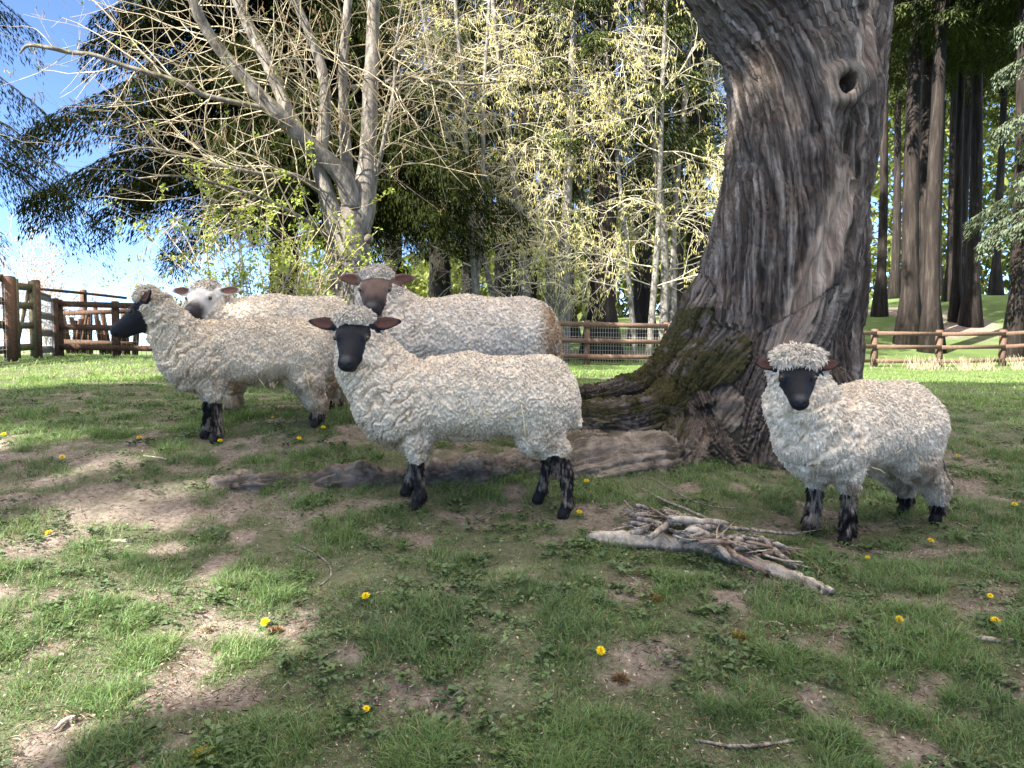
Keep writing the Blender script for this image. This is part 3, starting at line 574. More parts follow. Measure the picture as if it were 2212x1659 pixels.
# chains of (x,y,z,r); the first are the fused columns of the trunk, then roots
CH = []
def chain(pts, k=.10, twist=.0, off=0): c = crspline(pts, 5); c[:, 3] *= .93 if off < 8 else 1.0; CH.append((c, k, twist, off))
chain([PR(1475, -260, 5.6, 125), PR(1600, -120, 5.65, 138), PR(1682, 0, 5.7, 147), PR(1726, 130, 5.7, 140), PR(1732, 280, 5.7, 138), PR(1714, 420, 5.68, 138), PR(1684, 560, 5.62, 138), PR(1644, 700, 5.6, 138), PR(1604, 820, 5.55, 128), PR(1574, 930, 5.5, 113), PR(1564, 1010, 5.5, 108)], .12, .5)
chain([PR(1885, -260, 6.0, 94), PR(1845, -100, 5.9, 89), PR(1823, 50, 5.85, 82), PR(1813, 200, 5.82, 80), PR(1800, 350, 5.85, 78), PR(1784, 500, 5.85, 80), PR(1774, 650, 5.85, 82), PR(1760, 800, 5.85, 84), PR(1743, 1000, 5.85, 94)], .07, -.2, 3)
chain([PR(1760, 420, 5.6, 60), PR(1740, 560, 5.48, 72), PR(1705, 680, 5.42, 78), PR(1660, 780, 5.3, 74), PR(1610, 880, 5.2, 66), PR(1590, 960, 5.1, 60)], .05, .3, 5)
chain([PR(1680, 800, 5.35, 40), PR(1672, 900, 5.2, 66), PR(1650, 960, 5.1, 62), PR(1640, 1010, 5.05, 50)], .03, .2, 7)
chain([PR(1775, 850, 5.5, 60), PR(1790, 930, 5.3, 60), PR(1800, 1010, 5.2, 50)], .05, .1, 8)
# roots
chain([PR(1570, 690, 5.65, 90), PR(1490, 800, 5.6, 62), PR(1420, 850, 5.5, 44), PR(1340, 868, 5.4, 32), PR(1240, 880, 5.3, 26), PR(1130, 890, 5.3, 14)], .10, .3, 9)
chain([PR(1570, 800, 5.4, 90), PR(1490, 880, 5.3, 66), PR(1420, 910, 5.15, 50), PR(1340, 925, 5.1, 44), PR(1250, 925, 5.1, 34), PR(1160, 930, 5.1, 22)], .08, .3, 11)
chain([PR(1560, 900, 5.2, 70), PR(1500, 975, 5.0, 52), PR(1440, 1010, 4.8, 56), PR(1350, 1024, 4.65, 76), PR(1240, 1038, 4.5, 86), PR(1120, 1052, 4.3, 66), PR(1010, 1050, 4.15, 46), PR(930, 1046, 4.08, 34), PR(850, 1050, 4.05, 24), PR(760, 1050, 4.02, 32), PR(650, 1054, 4.0, 21), PR(560, 1050, 3.98, 29), PR(470, 1062, 3.95, 14)], .06, .3, 13)
chain([PR(1520, 890, 5.1, 36), PR(1545, 950, 4.95, 26), PR(1570, 985, 4.85, 17), PR(1588, 1003, 4.8, 9)], .03, .3, 15)
chain([PR(1480, 950, 5.0, 50), PR(1465, 1000, 4.8, 44), PR(1480, 1040, 4.7, 26)], .06, .2, 17)
prt = []
for ci, (c, k, tw, off) in enumerate(CH):
    for a, b in zip(c[:-1], c[1:]): prt.append(cap(tuple(a[:3]), tuple(b[:3]), a[3], b[3], k, ci))
bk = P(1832, 185, 5.26); _v = frame(nrm(P(1850, 200, 5.0) - P(1830, 190, 5.9)), (0, 0, 1))
prt += [ell(tuple(P(1818, 205, 5.55)), (.17, .25, .27), _v, .10, 1), ell(tuple(P(1800, 300, 5.55)), (.12, .16, .2), _v, .10, 1)]
burl_n = len(CH)
def surf(px, py, dy=0.0):                          # where the sight line meets the bark, pushed in by dy
    t = np.linspace(4.2, 7.0, 560); d = ray(px, py); x = (np.array([0, 0, CAMZ]) + np.outer(t / d[1], d)).astype(np.float32); m_ = np.full(len(t), 9.0)
    for p in prt: m_ = smin(m_, prim_d(p, x), p['k'])
    k = int(np.argmax(m_ < 0)); return x[k].astype(float) + np.array([0, dy, 0])
# collar ring round the hole, hole, cavity below it, slot down the front, gaps between the feet of the columns
hc = surf(1824, 182)
RING = []
for t in np.linspace(0, 2 * PI, 17)[:-1]:
    t2 = t + 2 * PI / 16; f = lambda a: tuple(surf(1822 + 34 * math.cos(a), 184 + 38 * math.sin(a), -.01)); RING.append(cap(f(t), f(t2), .032, .032, .045, burl_n))
SF = {k: surf(*k) for k in [(1845, 300), (1850, 360), (1838, 392), (1825, 440), (1800, 510), (1772, 580), (1745, 650), (1716, 720), (1700, 780), (1872, -20), (1880, 60), (1874, 120), (1663, 838), (1532, 896)]}
prt += RING
prt += [ell(tuple(hc + [0.02, .0, -.01]), (.115, .07, .13), None, .07, 1), ell(tuple(hc + [.008, .0, .0]), (.045, .34, .060), np.array([[.94, 0, .34], [0, 1, 0], [-.34, 0, .94]]), .035, 0, True),
        ell(tuple(SF[1845, 300]), (.06, .09, .17), _v, .06, 0, True), ell(tuple(SF[1850, 360]), (.045, .08, .06), _v, .04, 0, True)]
slot = [(*SF[k], r_) for k, r_ in (((1838, 392), .035), ((1825, 440), .055), ((1800, 510), .062), ((1772, 580), .06), ((1745, 650), .06), ((1716, 720), .065), ((1700, 780), .06))]
for a, b in zip(slot[:-1], slot[1:]): prt.append(cap(a[:3], b[:3], a[3] * 1.0, b[3] * 1.0, .035, 0, True))
prt += [ell(tuple(SF[1663, 838]), (.13, .05, .05), _v, .03, 0, True), ell(tuple(SF[1532, 896]), (.12, .06, .045), _v, .04, 0, True)]
slot2 = [(*SF[k], .035) for k in ((1872, -20), (1880, 60), (1874, 120))]
for a, b in zip(slot2[:-1], slot2[1:]): prt.append(cap(a[:3], b[:3], a[3], b[3], .06, 0, True))
ck = [surf(px_, py_, .02) for px_, py_ in ((1850, 400), (1842, 450), (1820, 520), (1792, 590), (1766, 660), (1738, 725), (1712, 790), (1690, 850))]
for a, b in zip(ck[:-1], ck[1:]): prt.append(cap(tuple(a), tuple(b), .034, .036, .02, 0, True))
V, Q = sdf_mesh(prt, .0125)
V = smoothv(V, Q, 1, .4); N = vnormals(V, Q)
# coordinates that run with the grain of the nearest chain
best = np.full(len(V), 9e9); flow = np.zeros((len(V), 3)); cid = np.zeros(len(V), int)
for ci, (c, k, tw, off) in enumerate(CH):
    lo, hi = c[:, :3].min(0) - c[:, 3].max() - .5, c[:, :3].max(0) + c[:, 3].max() + .5; cand = np.flatnonzero(((V > lo) & (V < hi)).all(1)); x = V[cand]
    T = nrm(np.gradient(c[:, :3], axis=0)); ref = np.array([0, 1.0, 0]); s = np.concatenate([[0], np.cumsum(np.linalg.norm(np.diff(c[:, :3], axis=0), axis=1))])
    for j in range(len(c) - 1):
        a, b = c[j, :3], c[j + 1, :3]; ba = b - a; w = x - a; tr_ = (w @ ba) / (ba @ ba); t = np.clip(tr_, 0, 1); dv = w - t[:, None] * ba; d = np.linalg.norm(dv, axis=1) - (c[j, 3] + t * (c[j + 1, 3] - c[j, 3]))
        u = d < best[cand]; ii = cand[u]
        if not len(ii): continue
        Tm = nrm(T[j] * (1 - t[u])[:, None] + T[j + 1] * t[u][:, None]); e1 = nrm(ref - Tm * (Tm @ ref)[:, None]); e2 = np.cross(Tm, e1); dd = nrm(dv[u] + 1e-6)
        th = np.arctan2((dd * e2).sum(1), (dd * e1).sum(1)); ss = s[j] + t[u] * (s[j + 1] - s[j]); th = th + tw * ss; Rr = .45
        best[ii] = d[u]; cid[ii] = ci; flow[ii] = np.stack([np.cos(th) * Rr + off, np.sin(th) * Rr, ss], 1)
fx, fy, fz = flow.T
def ridg(sc, st, s): 
    p = np.stack([fx * sc, fy * sc, fz * st], 1) + (vnoise(V / .22, 5)[:, None] - .5) * .6; return 1 - np.abs(2 * vnoise(p, s) - 1)
r1 = ridg(11, .6, 1); r2 = ridg(27, 1.0, 2); r3 = ridg(52, 3.0, 3); f1, f2 = worley(np.stack([fx * 24, fy * 24, fz * 2.0], 1) + (vnoise(V / .12, 8)[:, None] - .5) * .6, 4)
crack = sstep(.0, .30, f2 - f1)
groundl = cid >= 5; soft = np.where(cid == 7, .9, 1.0)
hz = V[:, 2] - .4
disp = -sstep(.72, 1.0, r1) * .040 - sstep(.62, 1.0, r2) * .030 + (r3 - .5) * .012 + (crack - .4) * .022 + .01 + (fbm(V / .3, 6, 2) - .5) * .07
dh = np.linalg.norm((V - hc) * [1, .8, 1], axis=1); callus = sstep(.22, .13, dh)
lump = (fbm(V / .22, 23, 3) - .45) * .20 + (fbm(V / .05, 24, 2) - .5) * .03; disp = np.where(cid == 7, disp * .6 + lump * .7, disp) * (1 - .75 * callus)
rings = np.sin(dh / .018) * .0018 * callus
up = sstep(.25, .8, N[:, 2]); moss = np.clip(up * 1.2, 0, 1) * ((cid == 5) | (cid == 6) | (cid == 9) | (cid == 7)) * sstep(.42, .62, fbm(V / .12, 12, 3)); moss[cid == 7] *= .55; moss = np.maximum(moss, sstep(.48, .6, fbm(V / .16, 13, 3)) * (((cid == 6) | (cid == 5)) & (V[:, 2] < 1.35)) * .9 * sstep(-.3, .3, N[:, 2] + .2))
sl = np.array(slot)[:, :3]; sl = crspline(sl, 6); sl2 = crspline(np.array(slot2)[:, :3], 4)
dw = np.min([np.linalg.norm(V - q, axis=1) for q in sl[::2]], 0); dw2 = np.min([np.linalg.norm(V - q, axis=1) for q in sl2[::2]], 0)
wood = np.maximum(sstep(.145, .10, dw + (vnoise(V / .05, 15) - .5) * .04) * sstep(3.2, 2.9, V[:, 2]), sstep(.16, .10, dw2 + (vnoise(V / .05, 16) - .5) * .07))
disp = disp * (1 - .6 * wood)
V2 = V + N * (disp + rings + moss * .012 * (vnoise(V / .02, 17)))[:, None]
m, nt, b = mat_new("old_bark"); fl = attr(nt, "flow").outputs["Vector"]
mp = nt.nodes.new("ShaderNodeMapping"); nt.links.new(fl, mp.inputs[0]); mp.inputs["Scale"].default_value = (1, 1, .07); mv = mp.outputs[0]
mp2 = nt.nodes.new("ShaderNodeMapping"); nt.links.new(fl, mp2.inputs[0]); mp2.inputs["Scale"].default_value = (1, 1, .22); mv2 = mp2.outputs[0]
nA = noise(nt, 30, 5, mv, .62, .5); nB = noise(nt, 80, 5, mv2, .65, .3); nC = noise(nt, 3.5, 4, objco(nt)); nD = noise(nt, 9, 5, objco(nt))
vo = nt.nodes.new("ShaderNodeTexVoronoi"); vo.feature = 'DISTANCE_TO_EDGE'; vo.inputs["Scale"].default_value = 42; nt.links.new(mv2, vo.inputs["Vector"])
base = ramp(nt, nA, [(.30, (.028, .023, .020)), (.45, (.092, .074, .061)), (.57, (.215, .182, .155)), (.70, (.43, .38, .335))])
base = mixc(nt, ramp(nt, nB, [(.35, (0, 0, 0)), (.7, (1, 1, 1))]), mixc(nt, 1, base, (.62, .58, .56), 'MULTIPLY'), base)
base = mixc(nt, ramp(nt, nC, [(.45, (0, 0, 0)), (.68, (.55, .55, .55))]), base, mixc(nt, 1, base, (1.15, .96, .84), 'MULTIPLY'))
cal = attr(nt, "callus").outputs["Fac"]; base = mixc(nt, cal, base, mixc(nt, nB, (.13, .115, .105), (.24, .22, .20)))
wood_c = ramp(nt, nA, [(.3, (.11, .072, .052)), (.5, (.28, .205, .155)), (.7, (.50, .42, .345))]); base = mixc(nt, attr(nt, "wood").outputs["Fac"], base, wood_c)
mo = ramp(nt, noise(nt, 60, 4, objco(nt)), [(.3, (.022, .021, .008)), (.55, (.055, .050, .014)), (.75, (.105, .085, .022))]); base = mixc(nt, attr(nt, "moss").outputs["Fac"], base, mo)
earth = attr(nt, "earth").outputs["Fac"]; base = mixc(nt, earth, base, ramp(nt, nD, [(.3, (.10, .08, .064)), (.52, (.24, .198, .162)), (.72, (.42, .365, .31))]))
nt.links.new(base, b.inputs["Base Color"]); b.inputs["Roughness"].default_value = .92; b.inputs["Specular IOR Level"].default_value = .2
ad = nt.nodes.new("ShaderNodeMath"); ad.operation = 'MULTIPLY_ADD'; _mh = mixc(nt, earth, nA, nD); nt.links.new(_mh, ad.inputs[0]); ad.inputs[1].default_value = 1.6; nt.links.new(nB, ad.inputs[2]); bump(nt, b, ad.outputs[0], .85, .022)
BARK_BIG = m
gt = gz(V[:, 0], V[:, 1])
earthv = sstep(.22, .02, V[:, 2] - gt) * .5 + .9 * (cid == 7) * sstep(.35, .6, fbm(V / .2, 19, 2))
bigtree = empty("old_tree", (1.95, 5.7, g1(1.95, 5.7))); tag(bigtree, "huge old tree with furrowed leaning trunk, round knot hole and mossy spreading roots", "tree")
off = np.array(bigtree.location)
make("trunk", V2 - off, Q, BARK_BIG, bigtree, attrs={"flow": flow, "moss": np.clip(moss, 0, 1), "wood": wood, "callus": callus * .15, "earth": np.clip(earthv, 0, .85)})
# the limbs and crown above the frame (it is what the two big limbs lead to)
bl = []
def limb(a, d, L, r0, r1, n, seed, up=.1, wob=.25):
    r = np.random.default_rng(seed); p = [np.array(a, float)]; d = nrm(np.array(d, float))
    for i in range(n): d = nrm(d + r.normal(0, wob, 3) * .5 + [0, 0, up * .3]); p.append(p[-1] + d * L / n)
    p = np.array(p); return p, np.linspace(r0, r1, n + 1)
tips = []
top1, top2 = np.array(P(1500, -260, 5.6)), np.array(P(1900, -260, 6.0))
for j, (a, d, L, r0) in enumerate([(top1, (-.9, .1, .8), 5.5, .36), (top1, (-.3, -.7, 1), 5, .24), (top2, (.4, .3, 1.2), 5.5, .30), (top2, (.9, -.3, .8), 5, .22)]):
    p, rr = limb(a, d, L, r0, .07, 9, 200 + j); bl.append(tube(p, rr, 10))
    for i in range(2, 10, 1):
        for s in range(2):
            q, r2_ = limb(p[i], np.random.default_rng(j * 97 + i * 7 + s).normal(0, 1, 3) * [1, 1, .5] + [0, 0, .55], 2.0 + .1 * i, rr[i] * .5, .012, 6, j * 50 + i * 3 + s); bl.append(tube(q, r2_, 6)); tips += list(q[2:])
v, f = join(bl); v -= off
m, nt, b = mat_new("limb_bark"); n_ = noise(nt, 14, 5, objco(nt)); nt.links.new(ramp(nt, n_, [(.3, (.05, .04, .033)), (.7, (.20, .165, .14))]), b.inputs["Base Color"]); bump(nt, b, n_, .8, .02); BARK_LIMB = m
make("limb", v, f, BARK_LIMB, bigtree)
tips = np.array(tips); n = 9000; r = np.random.default_rng(9); i = r.integers(0, len(tips), n); c = tips[i] + r.normal(0, .45, (n, 3)); c = c[c[:, 2] > CAMZ + (c[:, 1]) * .46 + .35]; n = len(c)
v, f, cc = leaves(c, rvec(n, r), .05 + .05 * r.random(n), .04 + .03 * r.random(n), np.array([.14, .17, .04]) * (.6 + .7 * r.random((n, 1))), .2)
LEAF_YG = mat_leaf("young_leaf", .4, .5, .3)
make("crown", v - off, f, LEAF_YG, bigtree, col=cc, smooth=False)
# ------------------------------------------------------------------ bare trees, shrub, conifers
def bark_mat(name, c0, c1, c2, sc=10, stretch=.25, moss=0.0):
    m, nt, b = mat_new(name); oc = objco(nt); mp = nt.nodes.new("ShaderNodeMapping"); nt.links.new(oc, mp.inputs[0]); mp.inputs["Scale"].default_value = (1, 1, stretch)
    n_ = noise(nt, sc, 6, mp.outputs[0], .65, .4); c = ramp(nt, n_, [(.32, c0), (.5, c1), (.68, c2)])
    if moss:
        g = nt.nodes.new("ShaderNodeNewGeometry"); s = nt.nodes.new("ShaderNodeSeparateXYZ"); nt.links.new(g.outputs["Normal"], s.inputs[0])
        mm = nt.nodes.new("ShaderNodeMath"); mm.operation = 'MULTIPLY'; nt.links.new(ramp(nt, s.outputs[2], [(.25, (0, 0, 0)), (.6, (1, 1, 1))]), mm.inputs[0]); nt.links.new(ramp(nt, noise(nt, 5, 3, oc), [(.40, (0, 0, 0)), (.55, (moss,) * 3)]), mm.inputs[1]); c = mixc(nt, mm.outputs[0], c, (.10, .095, .015))
    nt.links.new(c, b.inputs["Base Color"]); bump(nt, b, n_, .9, .02); return m
BARK_GREY = bark_mat("grey_bark", (.055, .047, .038), (.145, .126, .105), (.30, .265, .225), 14, .3, .95)
BARK_PALE = bark_mat("pale_bark", (.075, .066, .058), (.17, .155, .135), (.32, .295, .265), 9, .5, .5)
BARK_CONIFER = bark_mat("conifer_bark", (.009, .007, .006), (.024, .018, .015), (.058, .046, .039), 7, .12)
M_TWIG = mat_vcol("twig", 20, .3, .8, .2, .002)
M_CATKIN = mat_leaf("catkin", .12, .7, .2)
M_NEEDLE = mat_leaf("conifer_needles", .15, .9, .05)

class Twigs:
    def __init__(s, seed): s.r = np.random.default_rng(seed); s.P0 = []; s.P1 = []; s.R0 = []; s.R1 = []; s.tips = []
    def seg(s, a, b, ra, rb): s.P0.append(a); s.P1.append(b); s.R0.append(ra); s.R1.append(rb)
    def grow(s, p, d, L, r0, depth, up=.0, wob=.22, kids=None, minr=.0022, droop=0.0):
        n = max(3, int(L / (.16 if depth > 0 else .09))); st = L / n; d = np.array(d, float); d /= np.linalg.norm(d); r1 = max(r0 * .35, minr)
        side = s.r.random() * 6.28
        for i in range(n):
            d = d + s.r.normal(0, wob, 3) * .5; d[2] += up * .12 - droop * .1 * (i / n); d /= np.linalg.norm(d); q = p + d * st; ra = r0 + (r1 - r0) * i / n; rb = r0 + (r1 - r0) * (i + 1) / n
            s.seg(p, q, ra, rb); p = q
            if depth > 0 and i >= 1 and s.r.random() < (kids or .75):
                side += 2.4; ax = np.cross(d, s.r.normal(size=3)); ax /= np.linalg.norm(ax); c = d * .62 + ax * .8
                s.grow(p, c, L * (.30 + .35 * s.r.random()) * (1 - .45 * i / n), rb * .6, depth - 1, up, wob, kids, minr, droop)
            elif depth == 0: s.tips.append((p, d))
        s.tips.append((p, d))
    def mesh(s, name, parent, colr, off, zmax=None, n=3):
        P0, P1 = np.array(s.P0), np.array(s.P1); V, F = prisms(P0, P1, s.R0, s.R1, n)
        c = np.repeat(np.asarray(colr) * (.7 + .6 * s.r.random((len(P0), 1))), 2 * n, 0)
        return make(name, V - off, F, M_TWIG, parent, col=c)
def catkins(tw, name, parent, off, prob, colr, L=(.03, .07), W=.011, seed=1, leafy=0.0, leafcol=(.25, .32, .06), jitter=.04):
    r = np.random.default_rng(seed); T = np.array([t[0] for t in tw.tips]); T = T[r.random(len(T)) < prob]; k = r.integers(1, 4, len(T)); C = np.repeat(T, k, 0) + r.normal(0, jitter, (k.sum(), 3)) * [1, 1, .5]; n = len(C)
    D = nrm(np.array([0, 0, -1.0]) + r.normal(0, .22, (n, 3))); Ln = L[0] + (L[1] - L[0]) * r.random(n); w = W * (.7 + .6 * r.random(n)); mid = C + D * (Ln * .5)[:, None]; end = C + D * Ln[:, None]
    V1, F1 = prisms(C, mid, w * .25, w * .5, 3); V2, F2 = prisms(mid, end, w * .5, w * .2, 3); c = np.asarray(colr) * (.6 + .75 * r.random((n, 1))); col_ = [np.repeat(c, 6, 0)] * 2; ps = [(V1, [F1]), (V2, [F2])]
    if leafy > 0:
        i = r.random(len(tw.tips)) < leafy; T2 = np.array([t[0] for t in tw.tips])[i]; T2 = np.repeat(T2, 3, 0) + r.normal(0, .012, (len(T2) * 3, 3)); m_ = len(T2); cl = np.asarray(leafcol) * (.65 + .6 * r.random((m_, 1)))
        v, f, c3 = leaves(T2, nrm(rvec(m_, r) + [0, 0, .3]), .025 + .03 * r.random(m_), .018 + .018 * r.random(m_), cl, .2); ps.append((v, f)); col_.append(c3)
    V, F = join(ps); return make(name, V - off, F, M_CATKIN, parent, col=np.concatenate(col_))
def along(p, t): k = int(t * (len(p) - 1)); return p[k], nrm(p[min(k + 1, len(p) - 1)] - p[max(k - 1, 0)])

# ---- the many-stemmed mossy tree left of centre
D0 = 9.0
def limbpx(L): a = np.array([PR(x, y, d, r * (.97 if y > 430 else .76)) for x, y, d, r in L]); return crspline(a, 6)
LIMBS = [[(762, 760, 9.0, 60), (762, 690, 9.0, 56), (758, 600, 9.0, 47), (752, 520, 9.0, 45), (758, 460, 9.0, 36), (768, 420, 9.0, 30)],
         [(768, 500, 9.0, 32), (785, 440, 9.0, 28), (795, 330, 9.0, 24), (800, 200, 9.0, 21), (806, 60, 9.05, 18), (808, -120, 9.1, 15), (815, -400, 9.2, 9)],
         [(742, 540, 9.0, 30), (722, 470, 8.9, 24), (700, 400, 8.85, 22), (690, 350, 8.8, 20), (702, 250, 8.8, 17), (695, 150, 8.8, 14), (650, 30, 8.9, 11), (600, -80, 8.9, 8), (560, -220, 9, 5)],
         [(765, 450, 8.95, 26), (735, 375, 8.8, 26), (660, 305, 8.6, 24), (600, 245, 8.4, 22), (545, 190, 8.3, 19), (490, 125, 8.2, 17), (450, 70, 8.1, 15), (420, 10, 8.0, 14), (395, -90, 8.0, 12), (360, -300, 8, 7)],
         [(668, 312, 8.6, 20), (632, 262, 8.7, 19), (605, 200, 8.8, 18), (575, 130, 8.8, 17), (535, 50, 8.9, 16), (505, -30, 8.9, 14), (480, -200, 9, 8)],
         [(755, 440, 9.1, 20), (748, 340, 9.2, 17), (742, 220, 9.3, 14), (745, 80, 9.3, 12), (758, -60, 9.4, 10), (770, -300, 9.4, 6)],
         [(590, 236, 8.4, 9), (545, 228, 8.3, 8), (450, 208, 8.1, 7.5), (390, 178, 8.0, 7.5), (330, 160, 7.9, 7), (260, 140, 7.8, 6.5), (200, 118, 7.7, 6), (150, 113, 7.7, 6), (110, 104, 7.6, 6), (62, 98, 7.6, 5), (42, 116, 7.6, 2)],
         [(750, 190, 9.3, 8), (785, 186, 9.2, 7), (820, 183, 9.1, 7), (860, 168, 9.0, 6), (930, 172, 8.9, 5), (1010, 182, 8.8, 4), (1090, 175, 8.8, 2)],
         [(785, 430, 9.0, 9), (812, 380, 9.0, 7), (830, 300, 8.9, 6), (850, 200, 8.9, 5), (855, 100, 8.9, 4), (870, 0, 8.9, 3)],
         [(700, 420, 8.9, 8), (640, 380, 8.6, 7), (560, 375, 8.3, 6), (450, 350, 8.1, 5), (330, 320, 7.9, 3), (250, 330, 7.8, 2)],
         [(720, 520, 8.9, 7), (650, 470, 8.5, 5), (570, 430, 8.2, 5), (480, 400, 8.0, 4), (380, 380, 7.8, 3), (300, 385, 7.8, 2)]]
b0 = P(762, 720, D0); lt = empty("mossy_tree", (b0[0], D0, g1(b0[0], D0))); off = np.array(lt.location); tag(lt, "grey many-stemmed tree with mossy leaning limbs behind the sheep left of centre", "tree")
tw = Twigs(7)
trunks = []; brs = []
for k, L in enumerate(LIMBS):
    if k == 0: L = [(765, 1000, 9.0, 90)] + [(764, 850, 9.0, 66)] + L
    c = limbpx(L); (trunks if k < 3 else brs).append(tube(c[:, :3], c[:, 3], 14 if k < 6 else 7, True, .10, k))
    if k == 0: continue
    nb = 21 if k < 6 else 18
    for j in range(nb):
        t = (.12 if k in (6, 7, 9, 10) else .22) + .76 * j / nb; p, d = along(c[:, :3], t); i = int(t * (len(c) - 1)); rr = c[i, 3]
        if p[2] > 5.6: continue
        a = tw.r.normal(size=3) * [1, .8, .5]; a = a - d * a.dot(d); a /= np.linalg.norm(a); dd = a * .85 + d * .5 + np.array([-.25 if k in (3, 4, 6, 9, 10) else .1, 0, .0])
        if k == 6 and t > .5: tw.grow(p, dd, .35 + .4 * tw.r.random(), .005, 1, 0, .3, .5)
        else: tw.grow(p, dd, .7 + 1.0 * tw.r.random(), min(.010, rr * .4), 2, .05, .26, .7, .0016)
v, f = join(trunks); make("trunk", v - off, f, BARK_GREY, lt)
for c, L in zip(brs, LIMBS[3:]): make("branch", c[0] - off, c[1], BARK_GREY, lt)
tw.mesh("twigs", lt, (.38, .32, .21), off); catkins(tw, "catkins", lt, off, .10, (.28, .17, .07), (.03, .07), .009, 3, .04)
print("left tree twigs", len(tw.P0))
# knot on the trunk
kx = P(793, 514, 8.72); v, f = tube([kx + [0, .12, 0], kx + [.01, .03, .0], kx + [.012, -.015, 0]], [.055, .05, .035], 12, True, .1); o = make("knot", v - off, f, BARK_GREY, lt)

# ---- leafy shrub of pale stems left of that tree
sb = P(560, 660, 8.2); sh = empty("budding_shrub", (sb[0], 8.2, g1(sb[0], 8.2))); off = np.array(sh.location); tag(sh, "loose shrub of pale straight stems with fresh yellow-green leaves left of the mossy tree", "shrub")
tw = Twigs(17)
for j in range(44):
    px = 300 + 460 * tw.r.random(); py = 430 + 190 * tw.r.random(); q = P(px, py, 7.7 + 1.2 * tw.r.random()); a = off + np.array([tw.r.normal(.15, .28), tw.r.normal(0, .25), 0]); d = q - a; tw.grow(a, d + [0, 0, .12], np.linalg.norm(d), .011, 2, -.02, .10, .42)
tw.mesh("stems", sh, (.42, .34, .22), off); tw2 = Twigs(1); tw2.tips = tw.tips
r = np.random.default_rng(4); T = np.array([t[0] for t in tw.tips]); T = T[(T[:, 2] > off[2] + .55)]; T = T[r.random(len(T)) < .9]; T = np.repeat(T, 5, 0) + r.normal(0, .022, (len(T) * 5, 3)); n = len(T)
v, f, cc = leaves(T, nrm(rvec(n, r) + [0, 0, .4]), .03 + .035 * r.random(n), .022 + .022 * r.random(n), np.array([.36, .43, .09]) * (.6 + .6 * r.random((n, 1))), .2); make("leaves", v - off, f, LEAF_YG, sh, col=cc, smooth=False)

# ---- catkin trees (grey thin stems) across the middle
def catkin_tree(label, stems, Y, seed, nb=26, spread=1.0, cat=.42, group="thin catkin trees behind the fence", catcol=(.62, .56, .20), Lb=2.5, zlo=2.3):
    """stems: list of (px0, px1, radius px) from ground to top of frame"""
    x0 = P(stems[0][0], 760, Y)[0]; root = empty("catkin_tree", (x0, Y, g1(x0, Y))); off = np.array(root.location); tag(root, label, "tree", group); tw = Twigs(seed)
    for (pa, pb, rp) in stems:
        y_ = Y + tw.r.normal(0, .3); a = P(pa, 760, y_); a[2] = g1(a[0], a[1]) - .1; b = P(pb, -40, y_ + tw.r.normal(0, .3)); c2 = b + (b - a) * .5; m1 = a + (b - a) * .35 + tw.r.normal(0, .10, 3); m2 = a + (b - a) * .7 + tw.r.normal(0, .12, 3)
        r0 = rp / FPX * Y; c = crspline(np.array([(*a, r0 * 1.3), (*m1, r0), (*m2, r0 * .8), (*b, r0 * .6), (*c2, r0 * .2)]), 7); v, f = tube(c[:, :3], c[:, 3], 8, True, .08, seed); make("stem", v - off, f, BARK_PALE, root)
        nb = int(nb * .85)
        for j in range(nb):
            t = .16 + .6 * j / nb; p, d = along(c[:, :3], t)
            if p[2] < zlo or p[2] > 1.1 + Y * .56: continue
            az = tw.r.random() * 6.283; dd = np.array([math.cos(az), math.sin(az) * .7, .25]); tw.grow(p, dd, Lb * (.6 + .8 * tw.r.random()) * spread, min(.024, r0 * .4), 2, .12, .22, .62, .0048, 1.1)
    tw.mesh("twigs", root, (.56, .50, .38), off); catkins(tw, "catkins", root, off, cat, catcol, (.05, .11), .019, seed + 5, .08, (.40, .42, .10)); print(label[:20], len(tw.P0)); return root
catkin_tree("thin pale catkin tree with two leaning stems just right of the mossy tree", [(1150, 1060, 9), (1098, 900, 6)], 22.5, 31, 20)
catkin_tree("pair of straight whitish stems in the middle hung with yellow catkins", [(1196, 1172, 12), (1218, 1240, 11)], 22.5, 32, 20)
catkin_tree("leaning grey catkin tree in front of the fence right of the whitish pair", [(1268, 1330, 8), (1300, 1220, 6)], 23.5, 33, 20)
catkin_tree("slender crooked catkin tree directly left of the huge trunk, full of yellow catkins", [(1432, 1385, 8), (1455, 1500, 7)], 23.0, 34, 24, 1.1, .5)
catkin_tree("fine branching catkin bush-tree between whitish pair and huge trunk, palest twigs", [(1400, 1440, 6), (1375, 1290, 5)], 22.3, 35, 22, 1.0, .5)
catkin_tree("small catkin tree rising behind the back of the rear sheep", [(1040, 980, 6), (1010, 1060, 5)], 21.8, 36, 20, 1.0, .4)

